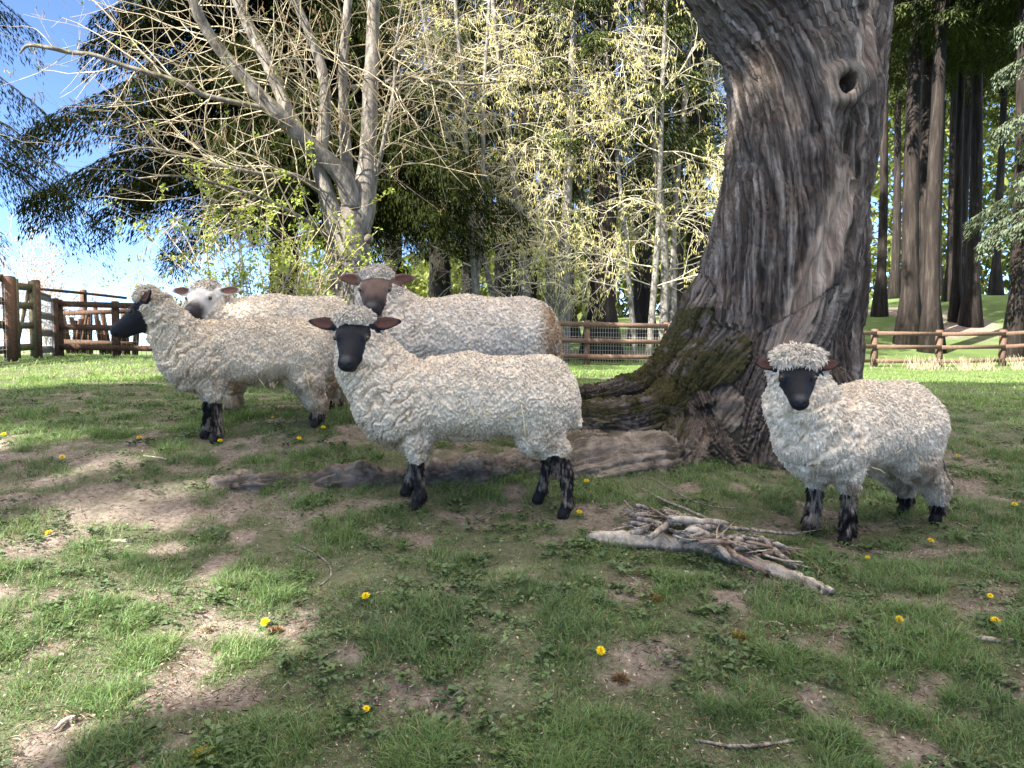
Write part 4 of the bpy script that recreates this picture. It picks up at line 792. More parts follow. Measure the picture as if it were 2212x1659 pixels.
# ---- conifers
def conifer_meshes(H, Rr, z0, nb, ns, droop, rise, curtain, colr, seed, trunk_r, fl=(.16, .36), fw=.05, dense=1.0):
    r = np.random.default_rng(seed); t = (np.arange(nb) + r.random(nb)) / nb; z = z0 + (H * .985 - z0) * t; az = np.arange(nb) * 2.39996 + r.normal(0, .3, nb); L = Rr * (1 - (z - z0) / (H - z0)) ** .75 * (.55 + .6 * r.random(nb)) + .25
    dr = np.stack([np.cos(az), np.sin(az), 0 * az], 1)
    def pos(i, u): return np.stack([0 * u, 0 * u, z[i]], 1) + dr[i] * (L[i] * u)[:, None] + np.array([0, 0, 1.]) * (L[i] * (rise * u - droop * u * u))[:, None]
    ks = 4; i = np.repeat(np.arange(nb), ks); u0 = np.tile(np.arange(ks) / ks, nb); V, F = prisms(pos(i, u0), pos(i, u0 + 1 / ks), .035 * (1.1 - u0) * (L[i] / Rr + .3), .035 * (1.1 - u0 - 1 / ks) * (L[i] / Rr + .3) + .003, 3)
    zt = np.linspace(-.3, H, 14); P_ = np.stack([np.sin(zt * .4 + seed) * .06, np.cos(zt * .35 + seed) * .06, zt], 1); rt = trunk_r * (1 - zt / H * .9) * (1 + .5 * np.exp(-zt / .5) * (zt > -1)); tv, tf = tube(P_, rt, 14, True, .08, seed)
    trunkV, trunkF = join([(tv, tf), (V, [F])])
    wt = L / L.sum(); i = r.choice(nb, ns, p=wt); u = .08 + .95 * r.random(ns) ** .75; c = pos(i, np.minimum(u, 1.03)); sd = np.where(r.random(ns) < .5, -1., 1.); sv = np.stack([-dr[i][:, 1], dr[i][:, 0], 0 * u], 1)
    wd = .30 * L[i] * (1.05 - u * .8) * r.random(ns); c = c + sv * (sd * wd)[:, None]; c[:, 2] -= wd * .25 + r.random(ns) ** 2 * curtain
    D = nrm(dr[i] * .7 + sv * (sd * .7)[:, None] + np.array([0, 0, -1.]) * (.25 + curtain * (.5 + 1.3 * r.random((ns, 1)))) + r.normal(0, .25, (ns, 3))); Ln = fl[0] + (fl[1] - fl[0]) * r.random(ns); W = fw * (.6 + .8 * r.random(ns)) * (Ln / fl[1] + .4)
    v1, f1, c1 = leaves(c, D, Ln, W, np.asarray(colr) * (.55 + .9 * r.random((ns, 1))) + np.array([.01, .008, -.004]) * r.random((ns, 1)), .15)
    return (trunkV, trunkF), (v1, f1, c1)
def conifer(label, x, Y, spec, rz=0, group=None, name="conifer"):
    (tv, tf), (v, f, c) = spec; o = empty(name, (x, Y, g1(x, Y) - .1), rz); tag(o, label, "tree", group); make("trunk", tv, tf, BARK_CONIFER, o); make("crown", v, f, M_NEEDLE, o, col=c, smooth=False); return o
DARK = (.011, .017, .007); MID = (.055, .072, .030); BLUE = (.10, .125, .085); YEL = (.16, .19, .06)
def atx(px, Y): return P(px, 700, Y)[0]
FR = "tall conifers of the wood behind the far fence"
conifer("dark drooping spruce towering left of the mossy tree, boughs reaching down over the fence", atx(620, 19), 19, conifer_meshes(13.4, 5.6, 4.3, 200, 300000, .42, .12, .75, DARK, 61, .42, (.06, .18), .026), 0.3)
conifer("dark weeping spruce cut off by the left edge of the photo", atx(-345, 13.5), 13.5, conifer_meshes(18, 4.0, 3.9, 120, 120000, .5, .1, .8, DARK, 62, .35, (.05, .14), .016), 1.0)
A = conifer("thick dark trunked conifer behind the whitish pair of stems", atx(1130, 24), 24, conifer_meshes(26, 3.4, 6.5, 80, 40000, .35, .05, .5, MID, 63, .42, (.10, .26), .035), 0, FR)
B = conifer("conifer with straight dark trunk at the left of the wood, above the rear sheep", atx(948, 26), 26, conifer_meshes(24, 3.8, 5.2, 80, 40000, .40, .05, .6, (.035, .048, .020), 64, .40, (.10, .26), .035), 0, FR)
spots = [(A, 1302, 23, 1.0, "dark conifer trunk between whitish pair and huge trunk"), (B, 1085, 33, 2.0, "far conifer seen between the two thickest middle trunks"), (A, 1225, 36, 3.1, "far conifer right behind the whitish pair of stems"),
         (B, 1390, 30, 4.0, "conifer behind the fence midway between whitish pair and huge trunk"), (A, 1500, 27, 5.2, "conifer half hidden by the left edge of the huge trunk"), (B, 1010, 42, 1.4, "small distant conifer above the rear sheep's back"),
         (A, 1460, 44, .4, "distant thin conifer left of the huge trunk"), (B, 850, 31, 2.6, "dark conifer directly behind the mossy tree"), (A, 760, 40, 3.9, "distant conifer behind the mossy tree's trunk")]
for src, px, Y, rz, lab in spots:
    c = copy_tree(src); x = atx(px, Y); c.location = (x, Y, g1(x, Y) - .1); c.rotation_euler = (0, 0, rz); c["label"] = lab
# right hand wood: high bare trunks
Cc = conifer("leftmost thick double-looking trunk of the right wood, bare below", atx(1962, 31), 31, conifer_meshes(32, 4.0, 13.0, 90, 30000, .35, .05, .4, MID, 65, .36, (.14, .34), .05), 0, FR)
Dd = conifer("straight bare trunk second from left in the right wood", atx(2012, 29), 29, conifer_meshes(32, 3.6, 12.0, 90, 30000, .35, .05, .4, MID, 66, .30, (.14, .34), .05), 0, FR)
spots = [(Cc, 1990, 33.5, .9, .85, "dark trunk just behind the second trunk of the right wood"), (Dd, 2062, 36, 1.0, .7, "thin bare trunk near the middle of the right wood"), (Cc, 2075, 40, 4.0, .7, "thin far trunk in the middle of the right wood"), (Cc, 2097, 35, 2.0, .85, "thick dark trunk right of the thin ones in the right wood"),
         (Dd, 1900, 38, 3.0, .8, "conifer trunk showing just right of the huge tree"), (Cc, 2240, 38, 3.5, .9, "conifer trunk near the right edge of the photo"), (Cc, 2192, 27.5, 1.9, .72, "reddish trunk at the far right of the wood, nearest the fence"), (Dd, 2048, 43, 2.2, .8, "slim distant trunk between the thick ones of the right wood"), (Dd, 2150, 48, 5.0, .9, "distant conifer far back in the right wood"), (Cc, 2020, 52, 5.5, .9, "farthest conifer in the right wood"), (Dd, 2320, 30, .5, 1.0, "conifer standing just outside the right edge"), (Cc, 1930, 50, 1.5, .8, "distant conifer beside the huge trunk's right edge")]
for src, px, Y, rz, sc, lab in spots:
    c = copy_tree(src); x = atx(px, Y); c.location = (x, Y, g1(x, Y) - .1); c.rotation_euler = (0, 0, rz); c.scale = (sc, sc, 1); c["label"] = lab
conifer("blue-green spruce at the right edge with pale sunlit drooping boughs", atx(2385, 25), 25, conifer_meshes(24, 3.7, 4.6, 130, 120000, .38, .06, .6, BLUE, 67, .30, (.08, .22), .035), 1.1)
# unseen trees added beyond the left edge to throw shade over the sheep
S1 = conifer("tall unseen spruce outside the left edge, added to shade the foreground", -8.3, -4.2, conifer_meshes(25, 3.3, 12.75, 64, 20000, .30, .05, .4, DARK, 68, .3, (.2, .42), .09), 0, "unseen spruces added for shade")
for (x, y, rz, s, lab) in SHADERS:
    c = copy_tree(S1); c.location = (x, y, g1(x, y) - .1); c.rotation_euler = (0, 0, rz); c.scale = (s, s, s); c["label"] = lab
# small pale tree beyond the left fence
ps = empty("pale_sapling", (atx(100, 30), 30, g1(atx(100, 30), 30))); off = np.array(ps.location); tag(ps, "small whitish bare tree seen beyond the left fence under the spruce boughs", "tree"); tw = Twigs(77)
for j in range(5): tw.grow(off + tw.r.normal(0, .15, 3) * [1, 1, 0], np.array([tw.r.normal(0, .16), 0, 1.0]), 3.6 + tw.r.random(), .05, 3, .2, .14, .7, .006)
tw.mesh("twigs", ps, (.62, .50, .42), off); catkins(tw, "leaves", ps, off, .35, (.62, .46, .34), (.05, .10), .035, 3)

# far wood behind everything, sunlit
r = np.random.default_rng(5); n = 85000; Y = 58 + 34 * r.random(n); px = 640 + 1900 * r.random(n); X = (px - 1106) / FPX * Y; hmax = 5 + 8 * vnoise(np.stack([X / 5, Y / 9, 0 * X], 1), 3) + 17 * (px > 1850); zz = gz(X, Y) + hmax * r.random(n) ** .8 - .3
k = fbm(np.stack([X, Y * .5, zz], 1) / 3.0, 8, 3) > .47; X, Y, zz = X[k], Y[k], zz[k]; n = len(X)
v, f, cc = leaves(np.stack([X, Y, zz], 1), nrm(rvec(n, r) + [0, 0, -.3]), .6 + .7 * r.random(n), .25 + .35 * r.random(n), (np.array([.10, .14, .045]) + np.array([.12, .10, .02]) * r.random((n, 1))) * (.6 + .7 * r.random((n, 1))), .2)
tag(make("far_wood", v, f, mat_leaf("far_leaf", .3, .7, .1), col=cc, smooth=False), "sunlit yellow-green foliage of the far wood seen between the trunks", "wood", kind="stuff")
# ------------------------------------------------------------------ fences
def wood_mat(name, a, b_, c_):
    m, nt, b = mat_new(name); oc = objco(nt); n1 = noise(nt, 26, 5, oc, .7, .4); n2 = noise(nt, 2.2, 3, oc); c = ramp(nt, n1, [(.3, a), (.5, b_), (.75, c_)]); c = mixc(nt, n2, c, mixc(nt, 1, c, (.72, .78, .80), 'MULTIPLY')); nt.links.new(c, b.inputs["Base Color"]); bump(nt, b, n1, .5, .004); return m
W_RED = wood_mat("stained_fence_wood", (.085, .048, .032), (.155, .092, .062), (.25, .165, .12))
W_OLD = wood_mat("weathered_fence_wood", (.075, .055, .030), (.14, .11, .062), (.22, .19, .11))
W_BROWN = wood_mat("brown_fence_wood", (.060, .030, .018), (.115, .060, .036), (.18, .105, .068))
m, nt, b = mat_new("galvanised_wire"); b.inputs["Base Color"].default_value = (.50, .46, .42, 1); b.inputs["Roughness"].default_value = .5; b.inputs["Metallic"].default_value = .3; M_WIRE = m
def fence(label, pts, H, rails, postw=.13, rw=.04, rh=.14, mats=(None, None), wire=None, ground=True, front=-1, posts=True, name="wooden_fence", posth=None):
    """pts: list of (x,y) posts"""
    x0, y0 = pts[0]; root = empty(name, (x0, y0, g1(x0, y0))); off = np.array(root.location); tag(root, label, "fence")
    Z = [g1(x, y) for x, y in pts]
    for k, ((x, y), z) in enumerate(zip(pts, Z)):
        if not posts: break
        j = min(k, len(pts) - 2); d = np.array(pts[j + 1]) - np.array(pts[j]); rz = math.atan2(d[1], d[0]); h = (posth[k] if posth else H); v, f = box((x, y, z + h / 2 - .1), (postw, postw, h + .2), rz); v2, f2 = box((x, y, z + h + .006), (postw * .92, postw * .92, .012), rz); vv, ff = join([(v, f), (v2, f2)]); make("post", vv - off, ff, mats[0], root, smooth=False)
    for k in range(len(pts) - 1):
        a, b_ = np.array([*pts[k], Z[k]]), np.array([*pts[k + 1], Z[k + 1]]); d = nrm(b_ - a); s = np.array([d[1], -d[0], 0]); s = s * (postw / 2 + rw / 2 + .002)
        if s[1] * front < 0: s = -s
        ps = [beam(a + s + [0, 0, h], b_ + s + [0, 0, h], rw, rh) for h in rails]
        for v, f in ps: v += d * 0; make("rail", v - off, f, mats[1], root, smooth=False)
    if wire:
        lo, hi, sp, rad = wire; P0 = []; P1 = []
        for k in range(len(pts) - 1):
            a, b_ = np.array([*pts[k], Z[k]]), np.array([*pts[k + 1], Z[k + 1]]); L = np.linalg.norm(b_ - a); n = int(L / sp); d = nrm(b_ - a); s = np.array([-d[1], d[0], 0]) * (-front) * (.02)
            for i in range(n + 1): q = a + (b_ - a) * i / max(n, 1) + s; P0.append(q + [0, 0, lo]); P1.append(q + [0, 0, hi])
            for h in np.arange(lo, hi + .01, sp * 1.6): P0.append(a + s + [0, 0, h]); P1.append(b_ + s + [0, 0, h])
        V, F = prisms(P0, P1, [rad] * len(P0), [rad] * len(P0), 3); make("wire_mesh", V - off, F, M_WIRE, root)
    return root
def fp(px, Y): return (atx(px, Y), Y)
fence("reddish three-rail fence with wire mesh in the middle, left of the huge trunk", [fp(640, 19), fp(760, 19.4), fp(930, 20), fp(1098, 20.4), fp(1268, 20.8), fp(1440, 21.2), fp(1610, 21.6)], 1.18, (1.08, .64, .22), .14, .04, .13, (W_RED, W_RED), (.03, 1.06, .075, .0045))
fence("reddish three-rail fence right of the huge trunk before the sunny grass", [fp(1750, 22.6), fp(1890, 23), fp(2030, 23.4), fp(2168, 23.8), fp(2310, 24.2)], 1.12, (1.0, .60, .18), .15, .04, .12, (W_RED, W_RED), None)
fence("brown rail and wire fence running behind the black-faced sheep on the left", [fp(128, 16.2), fp(250, 16.4), fp(420, 16.6), fp(600, 17.0)], 1.18, (1.10, .62, .20), .12, .04, .12, (W_BROWN, W_BROWN), (.02, 1.05, .10, .004))
fence("weathered greenish rail fence running away at the far left", [fp(-130, 11.2), fp(22, 13.0)], 1.5, (1.40, 1.02, .62, .2), .15, .04, .13, (W_BROWN, W_OLD), (.05, 1.3, .1, .004), posth=[1.5, 1.42])
fence("short return fence from the gate post to the left corner post", [fp(80, 14.2), fp(120, 16.1)], 1.4, (1.2, .82, .48, .15), .13, .04, .14, (W_BROWN, W_OLD), (.05, 1.2, .1, .004), posth=[1.42, 1.2])
# gate between the two big posts: frame, rails, slanted brace
gt_ = empty("field_gate", (*fp(28, 13.2), g1(*fp(28, 13.2)))); off = np.array(gt_.location); tag(gt_, "narrow weathered field gate with slanted brace at the far left", "gate")
ga_, gb_ = np.array([*fp(34, 13.25), g1(*fp(34, 13.2))]), np.array([*fp(72, 14.0), g1(*fp(72, 14.0))])
for h in (1.28, .95, .6, .22): v, f = beam(ga_ + [0, 0, h], gb_ + [0, 0, h], .035, .12); make("rail", v - off, f, W_OLD, gt_, smooth=False)
for q in (ga_, gb_): v, f = box(q + [0, 0, .72], (.09, .09, 1.36)); make("stile", v - off, f, W_OLD, gt_, smooth=False)
v, f = beam(ga_ + [.02, -.05, .15], gb_ + [-.02, -.05, 1.3], .03, .09); make("brace", v - off, f, W_OLD, gt_, smooth=False)
# pole rail and second fence behind the left fence
fence("dark second fence with thin sloping pole rail beyond the left fence", [fp(78, 19.5), fp(182, 21.0), fp(268, 22.5)], 1.75, (1.66,), .12, .06, .07, (W_BROWN, W_BROWN), None, posth=[1.8, 1.75, 1.5])
# jumble of dark boards stacked behind
jb = empty("board_stack", (atx(220, 20), 20, g1(atx(220, 20), 20))); off = np.array(jb.location); tag(jb, "dark leaning boards piled behind the left wire fence", "boards"); r = np.random.default_rng(8)
for k in range(16):
    a = np.array([atx(135 + 145 * k / 15, 20) + r.normal(0, .05), 20 + r.random() * .5, g1(atx(200, 20), 20) - .1]); v, f = beam(a, a + [r.normal(0, .18), 0, .95 + .45 * r.random()], .04, .16 + .12 * r.random()); make("board", v - off, f, W_BROWN, jb, smooth=False)
for k in range(3): a = np.array([atx(135, 19.7), 19.7, off[2] + .35 + .36 * k]); v, f = beam(a, a + [1.8, 0, .06 * (k - 1)], .04, .12); make("board", v - off, f, W_BROWN, jb, smooth=False)
# dead weed stalks along the right fence, low ground cover strip
r = np.random.default_rng(12); n = 300; px = 1880 + 360 * r.random(n); px = np.where(r.random(n) < .8, r.choice([1975, 2000, 2020, 2130, 2085, 2200], n) + r.normal(0, 9, n), px); Y = 21.6 + 1.4 * r.random(n); X = (px - 1106) / FPX * Y; z = gz(X, Y); a = np.stack([X, Y, z], 1); b_ = a + np.stack([r.normal(0, .10, n), r.normal(0, .08, n), .12 + .32 * r.random(n)], 1)
V, F = prisms(a, b_, np.full(n, .009), np.full(n, .004), 3); tag(make("dry_stalks", V, F, M_TWIG, col=np.repeat(np.array([.46, .38, .27]) * (.7 + .5 * r.random((n, 1))), 6, 0)), "pale dead weed stalks standing along the foot of the right fence", "dry weeds", kind="stuff")
# ------------------------------------------------------------------ branch pile, sticks, flowers
W_DRY = bark_mat("dry_branch", (.06, .047, .038), (.20, .168, .14), (.46, .41, .35), 45, .35)
W_PALE = bark_mat("bleached_wood", (.13, .10, .08), (.33, .28, .225), (.54, .475, .40), 22, .5)
W_PINK = bark_mat("reddish_bark", (.11, .07, .052), (.21, .145, .11), (.33, .25, .20), 24, .5)
def stick(name, label, pts, mat, group=None, cat="stick", n=9, wob=.14, seed=0, forks=0, sub=4):
    pts = [(a, b, c, d * .84) for a, b, c, d in pts] if name == 'stick' else pts
    """pts: (px,py,height above ground,r in m)"""
    A = []
    for px, py, h, r in pts:
        g_ = G(px, py); d = ray(px, py)
        if h > 0:                                    # step back along the sight line until the height is right
            t = g_[1] / d[1]
            for _ in range(12): q = d * t; e = CAMZ + q[2] - g1(q[0], q[1]) - h; t = t + e * 1.0 if abs(e) > 1e-3 else t
            g_ = np.array([d[0] * t, d[1] * t, CAMZ + d[2] * t])
        A.append((*g_, r))
    A = np.array(A); A[:, 2] = np.convolve(np.pad(A[:, 2], 1, mode='edge'), [.25, .5, .25], 'valid') if len(A) > 4 else A[:, 2]; c = crspline(A, sub); r_ = np.random.default_rng(seed); c[:, :3] += r_.normal(0, 1, (len(c), 3)) * np.minimum(c[:, 3:4] * .12, .003); c[:, 3] *= 1 + (.06 if name == 'stick' else .02) * r_.normal(size=len(c)); c[:, 2] += c[:, 3] * .6
    ps = [tube(c[:, :3], c[:, 3], n, True, wob * .6, seed, .22 if name == 'log' else .12, .9)]
    for k in range(forks):
        i = r_.integers(len(c) // 3, len(c) - 2); T = nrm(c[i + 1, :3] - c[i, :3]); d = nrm(T * .8 + r_.normal(0, .5, 3) * [1, 1, .4] + [0, 0, .15]); L = .05 + .12 * r_.random(); q = c[i, :3] + np.outer(np.linspace(0, L, 5), d) + r_.normal(0, .003, (5, 3)); ps.append(tube(q, np.linspace(c[i, 3] * .6, .0015, 5), 5, True, .1, k))
    v, f = join(ps); o0 = c[0, :3]; o = make(name, v - o0, f, mat); o.location = o0; tag(o, label, cat, group); return o
# the long bleached log in front
stick("log", "long bleached split log lying along the front of the branch pile", [(1278, 1168, 0, .026), (1330, 1176, 0, .034), (1420, 1180, 0, .036), (1520, 1192, 0, .034), (1600, 1218, 0, .033), (1680, 1245, 0, .029), (1740, 1268, 0, .026), (1790, 1290, 0, .027)], W_PALE, None, "log", 15, .10, 1, 0, 6)
LS = [([(1385, 1055, .02, .004), (1430, 1080, .03, .008), (1500, 1110, .10, .009), (1560, 1140, .10, .009)], W_DRY, "long bare stick with pale tip sticking out back from the pile towards the root"),
      ([(1420, 1040, .0, .003), (1480, 1075, .04, .005), (1540, 1095, .03, .004), (1620, 1100, .0, .003)], W_DRY, "thin curved twig arching behind the pile"),
      ([(1435, 1105, .05, .018), (1470, 1118, .08, .017), (1500, 1140, .09, .016)], W_DRY, "short thick grey branch at the very back of the pile"),
      ([(1445, 1125, .12, .019), (1500, 1130, .13, .019), (1560, 1135, .12, .018)], W_PALE, "thick pale sawn piece lying on top of the pile"),
      ([(1500, 1137, .10, .012), (1600, 1145, .09, .010), (1700, 1155, .05, .007), (1735, 1153, .03, .004)], W_DRY, "long straight grey stick across the upper right of the pile"),
      ([(1350, 1160, .03, .017), (1385, 1150, .06, .018), (1405, 1143, .07, .018)], W_DRY, "short blunt branch end at the pile's left side"),
      ([(1465, 1165, .06, .014), (1495, 1150, .11, .018), (1530, 1158, .10, .017)], W_PALE, "stubby pale branch in the heart of the pile"),
      ([(1480, 1172, .06, .013), (1520, 1166, .09, .014), (1560, 1160, .09, .015)], W_DRY, "broken grey stick with pale end pointing right, middle of the pile"),
      ([(1560, 1165, .08, .014), (1610, 1172, .07, .016), (1665, 1178, .05, .016)], W_DRY, "fat grey stick with a knobbed end pointing right"),
      ([(1575, 1195, .03, .008), (1630, 1200, .03, .009), (1690, 1210, .02, .008)], W_DRY, "thin stick lying level just above the log's middle"),
      ([(1570, 1190, .05, .018), (1590, 1205, .07, .017), (1630, 1225, .07, .016), (1655, 1240, .06, .015)], W_PINK, "reddish knobbly branch resting over the log"),
      ([(1665, 1190, .04, .006), (1690, 1212, .03, .008), (1720, 1235, .02, .006), (1750, 1255, .0, .004)], W_DRY, "dark slanting stick near the right of the pile"),
      ([(1715, 1195, .02, .007), (1750, 1215, .01, .008), (1790, 1255, .0, .005)], W_PINK, "brown forked twig at the far right of the pile"),
      ([(1755, 1200, .01, .004), (1790, 1212, .0, .004), (1810, 1228, .0, .002)], W_PALE, "thin whitish twig lying in the grass right of the pile"),
      ([(1640, 1222, .01, .012), (1700, 1235, .0, .012), (1760, 1262, 0, .008)], W_DRY, "grey stick running beside the log's right half"),
      ([(1540, 1185, .02, .017), (1560, 1195, .05, .017), (1575, 1212, .05, .016)], W_PALE, "pale cut branch end facing the viewer above the log"),
      ([(1310, 1150, 0, .004), (1350, 1140, .03, .007), (1400, 1130, .05, .006), (1440, 1120, .06, .004)], W_DRY, "lichen covered twig rising from the pile's left tip")]
for k, (p, m_, lab) in enumerate(LS): stick("stick", lab, p, m_, "branches heaped on the pile", "stick", 9, .2, 10 + k, 2 if k in (0, 4, 11, 12) else 0)
r = np.random.default_rng(33)
for k in range(64):
    u = r.random(); cx = 1370 + 340 * u + r.normal(0, 14); lo = 1150 + 75 * u; cy = lo - 12 - (46 * (1 - u * .45)) * r.random(); a = r.normal(.22, .35); L = 35 + 75 * r.random(); th = .0035 + .012 * r.random() ** 1.7
    hgt = .035 + .10 * r.random() * (1 - abs(u - .4)); ca, sa = math.cos(a) * L / 2, math.sin(a) * L / 2 * .8
    stick("stick", "dry grey broken stick tangled inside the heap of branches", [(cx - ca, cy - sa, hgt, th), (cx + r.normal(0, 4), cy + r.normal(0, 3), hgt + .02 * r.random(), th), (cx + ca, cy + sa, hgt * .6, th * .7)], [W_DRY, W_DRY, W_PALE, W_PINK][r.integers(0, 4)], "small sticks tangled in the heap", "stick", 7, .2, 100 + k, 2 if r.random() < .5 else 0)
# bark slab on the log
bp = G(1475, 1172); br = np.random.default_rng(3); a, b_ = P(1447, 1163, bp[1] - .02), P(1490, 1188, bp[1] - .09); q = np.linspace(0, 1, 7)[:, None] * (b_ - a) + a; q[:, 2] += .02; v, f = tube(q, [.006, .018, .026, .028, .026, .020, .012], 9, True, .3, 3); v = (v - a); dn = np.array([.2, -.5, .84]); v = v - np.outer(v @ dn, dn) * .55; o = make("bark_slab", v, f, W_PINK); o.location = a; tag(o, "flat reddish brown slab of bark leaning on the bleached log", "bark")
GS = [([(2035, 1352, 0, .010), (2070, 1368, 0, .009), (2120, 1384, 0, .009), (2165, 1388, 0, .008), (2240, 1390, 0, .007)], W_DRY, "bent grey stick with reddish broken tip near the right edge"),
      ([(1500, 1600, 0, .004), (1580, 1612, .01, .005), (1640, 1615, 0, .005), (1720, 1600, .0, .004), (1770, 1590, 0, .002)], W_DRY, "long thin stick in the grass at the bottom right"),
      ([(620, 1168, 0, .003), (660, 1185, .0, .004), (705, 1215, 0, .004), (715, 1245, 0, .004), (690, 1268, 0, .003)], W_DRY, "thin curved grey twig like a hook left of centre"),
      ([(0, 1418, 0, .004), (40, 1402, 0, .005), (75, 1388, 0, .004)], W_PALE, "straight pale stalk at the left edge"),
      ([(215, 1172, 0, .007), (250, 1171, 0, .008), (285, 1172, 0, .006)], W_PALE, "short whitish stick on bare soil at the left"),
      ([(120, 1578, 0, .005), (140, 1560, 0, .007), (165, 1552, 0, .006)], W_PALE, "pale splintered stick near the bottom left corner"),
      ([(505, 1612, 0, .005), (540, 1600, 0, .006), (575, 1600, 0, .006)], W_PALE, "short pale stick at the bottom edge left of centre"),
      ([(1635, 1345, 0, .006), (1670, 1348, 0, .007), (1690, 1352, 0, .005)], W_PALE, "small bleached stick below the middle of the log"),
      ([(1600, 1300, 0, .003), (1612, 1275, .01, .005), (1630, 1262, .01, .004)], W_DRY, "little forked twig standing just below the log"),
      ([(1555, 1235, .01, .003), (1575, 1262, 0, .003), (1592, 1285, 0, .002)], W_PALE, "thin yellowish straw stalk slanting below the log"),
      ([(1480, 1238, 0, .008), (1500, 1245, 0, .009)], W_PALE, "short chunk of pale wood under the left half of the log"),
      ([(310, 985, 0, .004), (355, 992, 0, .004), (395, 1000, 0, .003)], W_PALE, "pale twig on the bare ground behind the left sheep's feet"),
      ([(795, 1285, .01, .003), (845, 1278, .0, .003), (865, 1290, 0, .002)], W_PALE, "bent straw coloured twig beside the central dandelion"),
      ([(260, 1475, 0, .006), (290, 1462, 0, .008), (310, 1462, 0, .005)], W_DRY, "short thick grey stick in the weeds at lower left"),
      ([(1840, 1325, 0, .005), (1870, 1335, 0, .007), (1900, 1338, 0, .005)], W_PALE, "pale curved stick left of the dandelion at lower right"),
      ([(1640, 1290, 0, .003), (1680, 1282, .01, .004), (1705, 1290, 0, .003)], W_DRY, "thin grey twig between log and lower right dandelion"),
      ([(2060, 1128, 0, .004), (2110, 1150, 0, .004)], W_DRY, "short dark twig right of the right sheep's hind feet"),
      ([(2120, 1500, 0, .004), (2160, 1515, 0, .006), (2200, 1512, 0, .004)], W_DRY, "grey stick on the soil near the lower right edge")]
for k, (p, m_, lab) in enumerate(GS): stick("fallen_stick", lab, p, m_, "fallen sticks lying about in the grass", "stick", 7, .15, 300 + k, 1 if k in (1, 8) else 0)
# dandelions
def petal_mat():
    m, nt, b = mat_new("dandelion_yellow"); nt.links.new(attr(nt, "col").outputs["Color"], b.inputs["Base Color"]); b.inputs["Roughness"].default_value = .6; return m
M_PET = petal_mat(); M_STEM = mat_leaf("dandelion_green", .2, .5, .3)
def dandelion():
    root = empty("dandelion"); r = np.random.default_rng(2); C = []; D = []; L = []; W = []
    for ring, (n, el, ln, rr) in enumerate([(26, .12, .019, .002), (22, .42, .016, .0015), (18, .8, .012, .001), (10, 1.25, .007, .001)]):
        a = np.arange(n) * 6.283 / n + ring * .3 + r.normal(0, .06, n); e = el + r.normal(0, .08, n); C.append(np.stack([np.cos(a) * rr, np.sin(a) * rr, np.full(n, .002 * ring)], 1)); D.append(np.stack([np.cos(a) * np.cos(e), np.sin(a) * np.cos(e), np.sin(e)], 1)); L.append(ln * (.85 + .3 * r.random(n))); W.append(np.full(n, .0046))
    C, D, L, W = map(np.concatenate, (C, D, L, W)); n = len(C); cc = np.array([.90, .68, .01]) * (.8 + .3 * r.random((n, 1))); cc[-28:] *= [.95, .8, .6]
    v, f, cc = leaves(C + [0, 0, .035], D, L, W, cc, .1); make("petals", v, f, M_PET, root, col=cc, smooth=False)
    v, f = tube([(0, 0, 0), (.003, .001, .02), (0, 0, .036)], [.0022, .002, .0035], 6); make("stem", v, f, M_STEM, root, col=np.tile([.16, .20, .07], (len(v), 1)))
    a = np.arange(8) * .785; C = np.zeros((8, 3)) + [0, 0, .004]; D = np.stack([np.cos(a), np.sin(a), 0 * a + .25], 1); v, f, cc = leaves(C, nrm(D), np.full(8, .06), np.full(8, .014), np.tile([.05, .10, .03], (8, 1)), .1); make("leaf_rosette", v, f, M_STEM, root, col=cc, smooth=False); return root
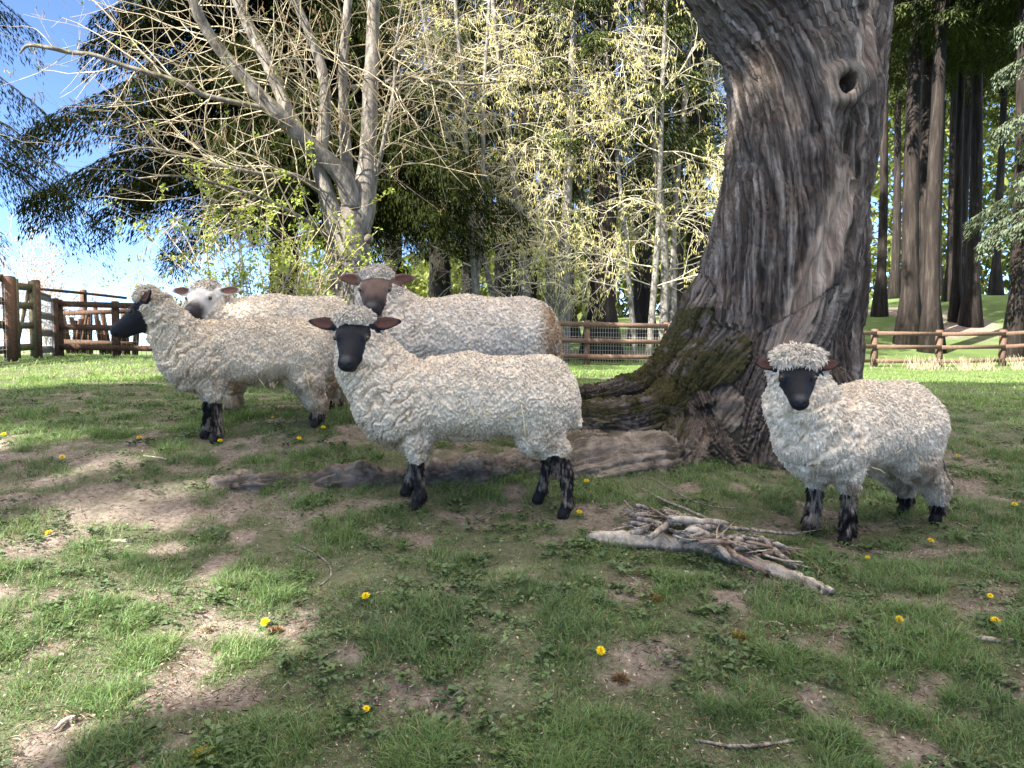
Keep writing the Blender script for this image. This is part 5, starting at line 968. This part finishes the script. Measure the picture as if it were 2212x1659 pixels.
DL = [(8, 948, "at the extreme left edge in the shaded lawn"), (133, 998, "in the bare shaded soil near the left edge"), (113, 1163, "lowest of the three by the left edge, on brown soil"), (302, 955, "in grass left of the profile sheep's front feet"), (475, 962, "touching the profile sheep's front hoof"),
      (645, 957, "on the soil below the profile sheep's hind feet"), (698, 933, "just right of the profile sheep's hind hooves"), (1252, 822, "in the sunny strip by the mossy root, farthest one"), (1266, 1050, "against the low root just behind the centre sheep's hind foot"), (1250, 1118, "beside the centre sheep's rear hoof"),
      (908, 1103, "half hidden at the centre sheep's front hoof"), (793, 1300, "open in the grass left of the picture's middle"), (577, 1354, "beside a brown dry clump in the lower left grass"), (1293, 1414, "alone in the grass below the branch pile"), (1936, 1346, "largest bloom at the lower right"), (2006, 1180, "in front of the right sheep's hind feet"),
      (1874, 1213, "small, just below the right sheep's front hooves"), (2145, 1354, "above the bent stick near the right edge"), (2137, 1294, "small, at the edge of the sunny patch on the right"), (2193, 1100, "at the right edge level with the right sheep's hooves"), (2068, 993, "behind the right sheep's rump on bare earth"), (790, 1541, "tiny, on bare soil near the bottom"),
      (590, 908, "small, between the profile sheep's legs"), (1480, 1020 + 395, "")]
d0 = None; r = np.random.default_rng(6)
for px, py, lab in DL:
    if not lab: continue
    g_ = G(px, py)
    d = dandelion() if d0 is None else copy_tree(d0); d0 = d0 or d
    s = .80 if py > 1200 else .82
    if "small" in lab or "tiny" in lab or "half" in lab: s *= .68
    d.location = g_; d.rotation_euler = (.55 + r.normal(0, .15) if py > 1250 else .2, r.normal(0, .15), 0); d.scale = (s, s, s); tag(d, "yellow dandelion " + lab, "dandelion", "dandelions in the pasture")
# brown dry moss clumps
for k, (px, py, w_, lab) in enumerate([(595, 1368, .030, "brown dry seedy clump beside the lower left dandelion"), (1415, 1298, .032, "brown mossy tuft below the branch pile"), (1595, 1380, .036, "yellow-brown mossy tuft below the log's right half"), (445, 1365, .03, "pale fluffy clump in the weeds at lower left"), (440, 1640, .045, "sunlit golden moss lump at the bottom edge"), (1340, 1470, .025, "small brown moss scrap low in the middle")]):
    g_ = G(px, py); n = 260; r = np.random.default_rng(500 + k); D = nrm(r.normal(size=(n, 3)) * [1, 1, .7] + [0, 0, .5]); C = D * [w_, w_, w_ * .6] * (r.random((n, 1)) ** .4) * .7; c_ = np.array([[.20, .12, .06], [.24, .16, .06], [.26, .20, .05], [.50, .42, .30], [.42, .36, .06], [.20, .13, .07]][k]) * (.5 + .9 * r.random((n, 1)))
    v, f, cc = leaves(C, nrm(D + rvec(n, r) * .5), .010 + .012 * r.random(n), np.full(n, .005), c_, .1); o = make("moss_clump", v, f, mat_leaf("moss_%d" % k, .2, .9, .1), col=cc, smooth=False); o.location = g_; tag(o, lab, "moss clump", "mossy scraps on the lawn")
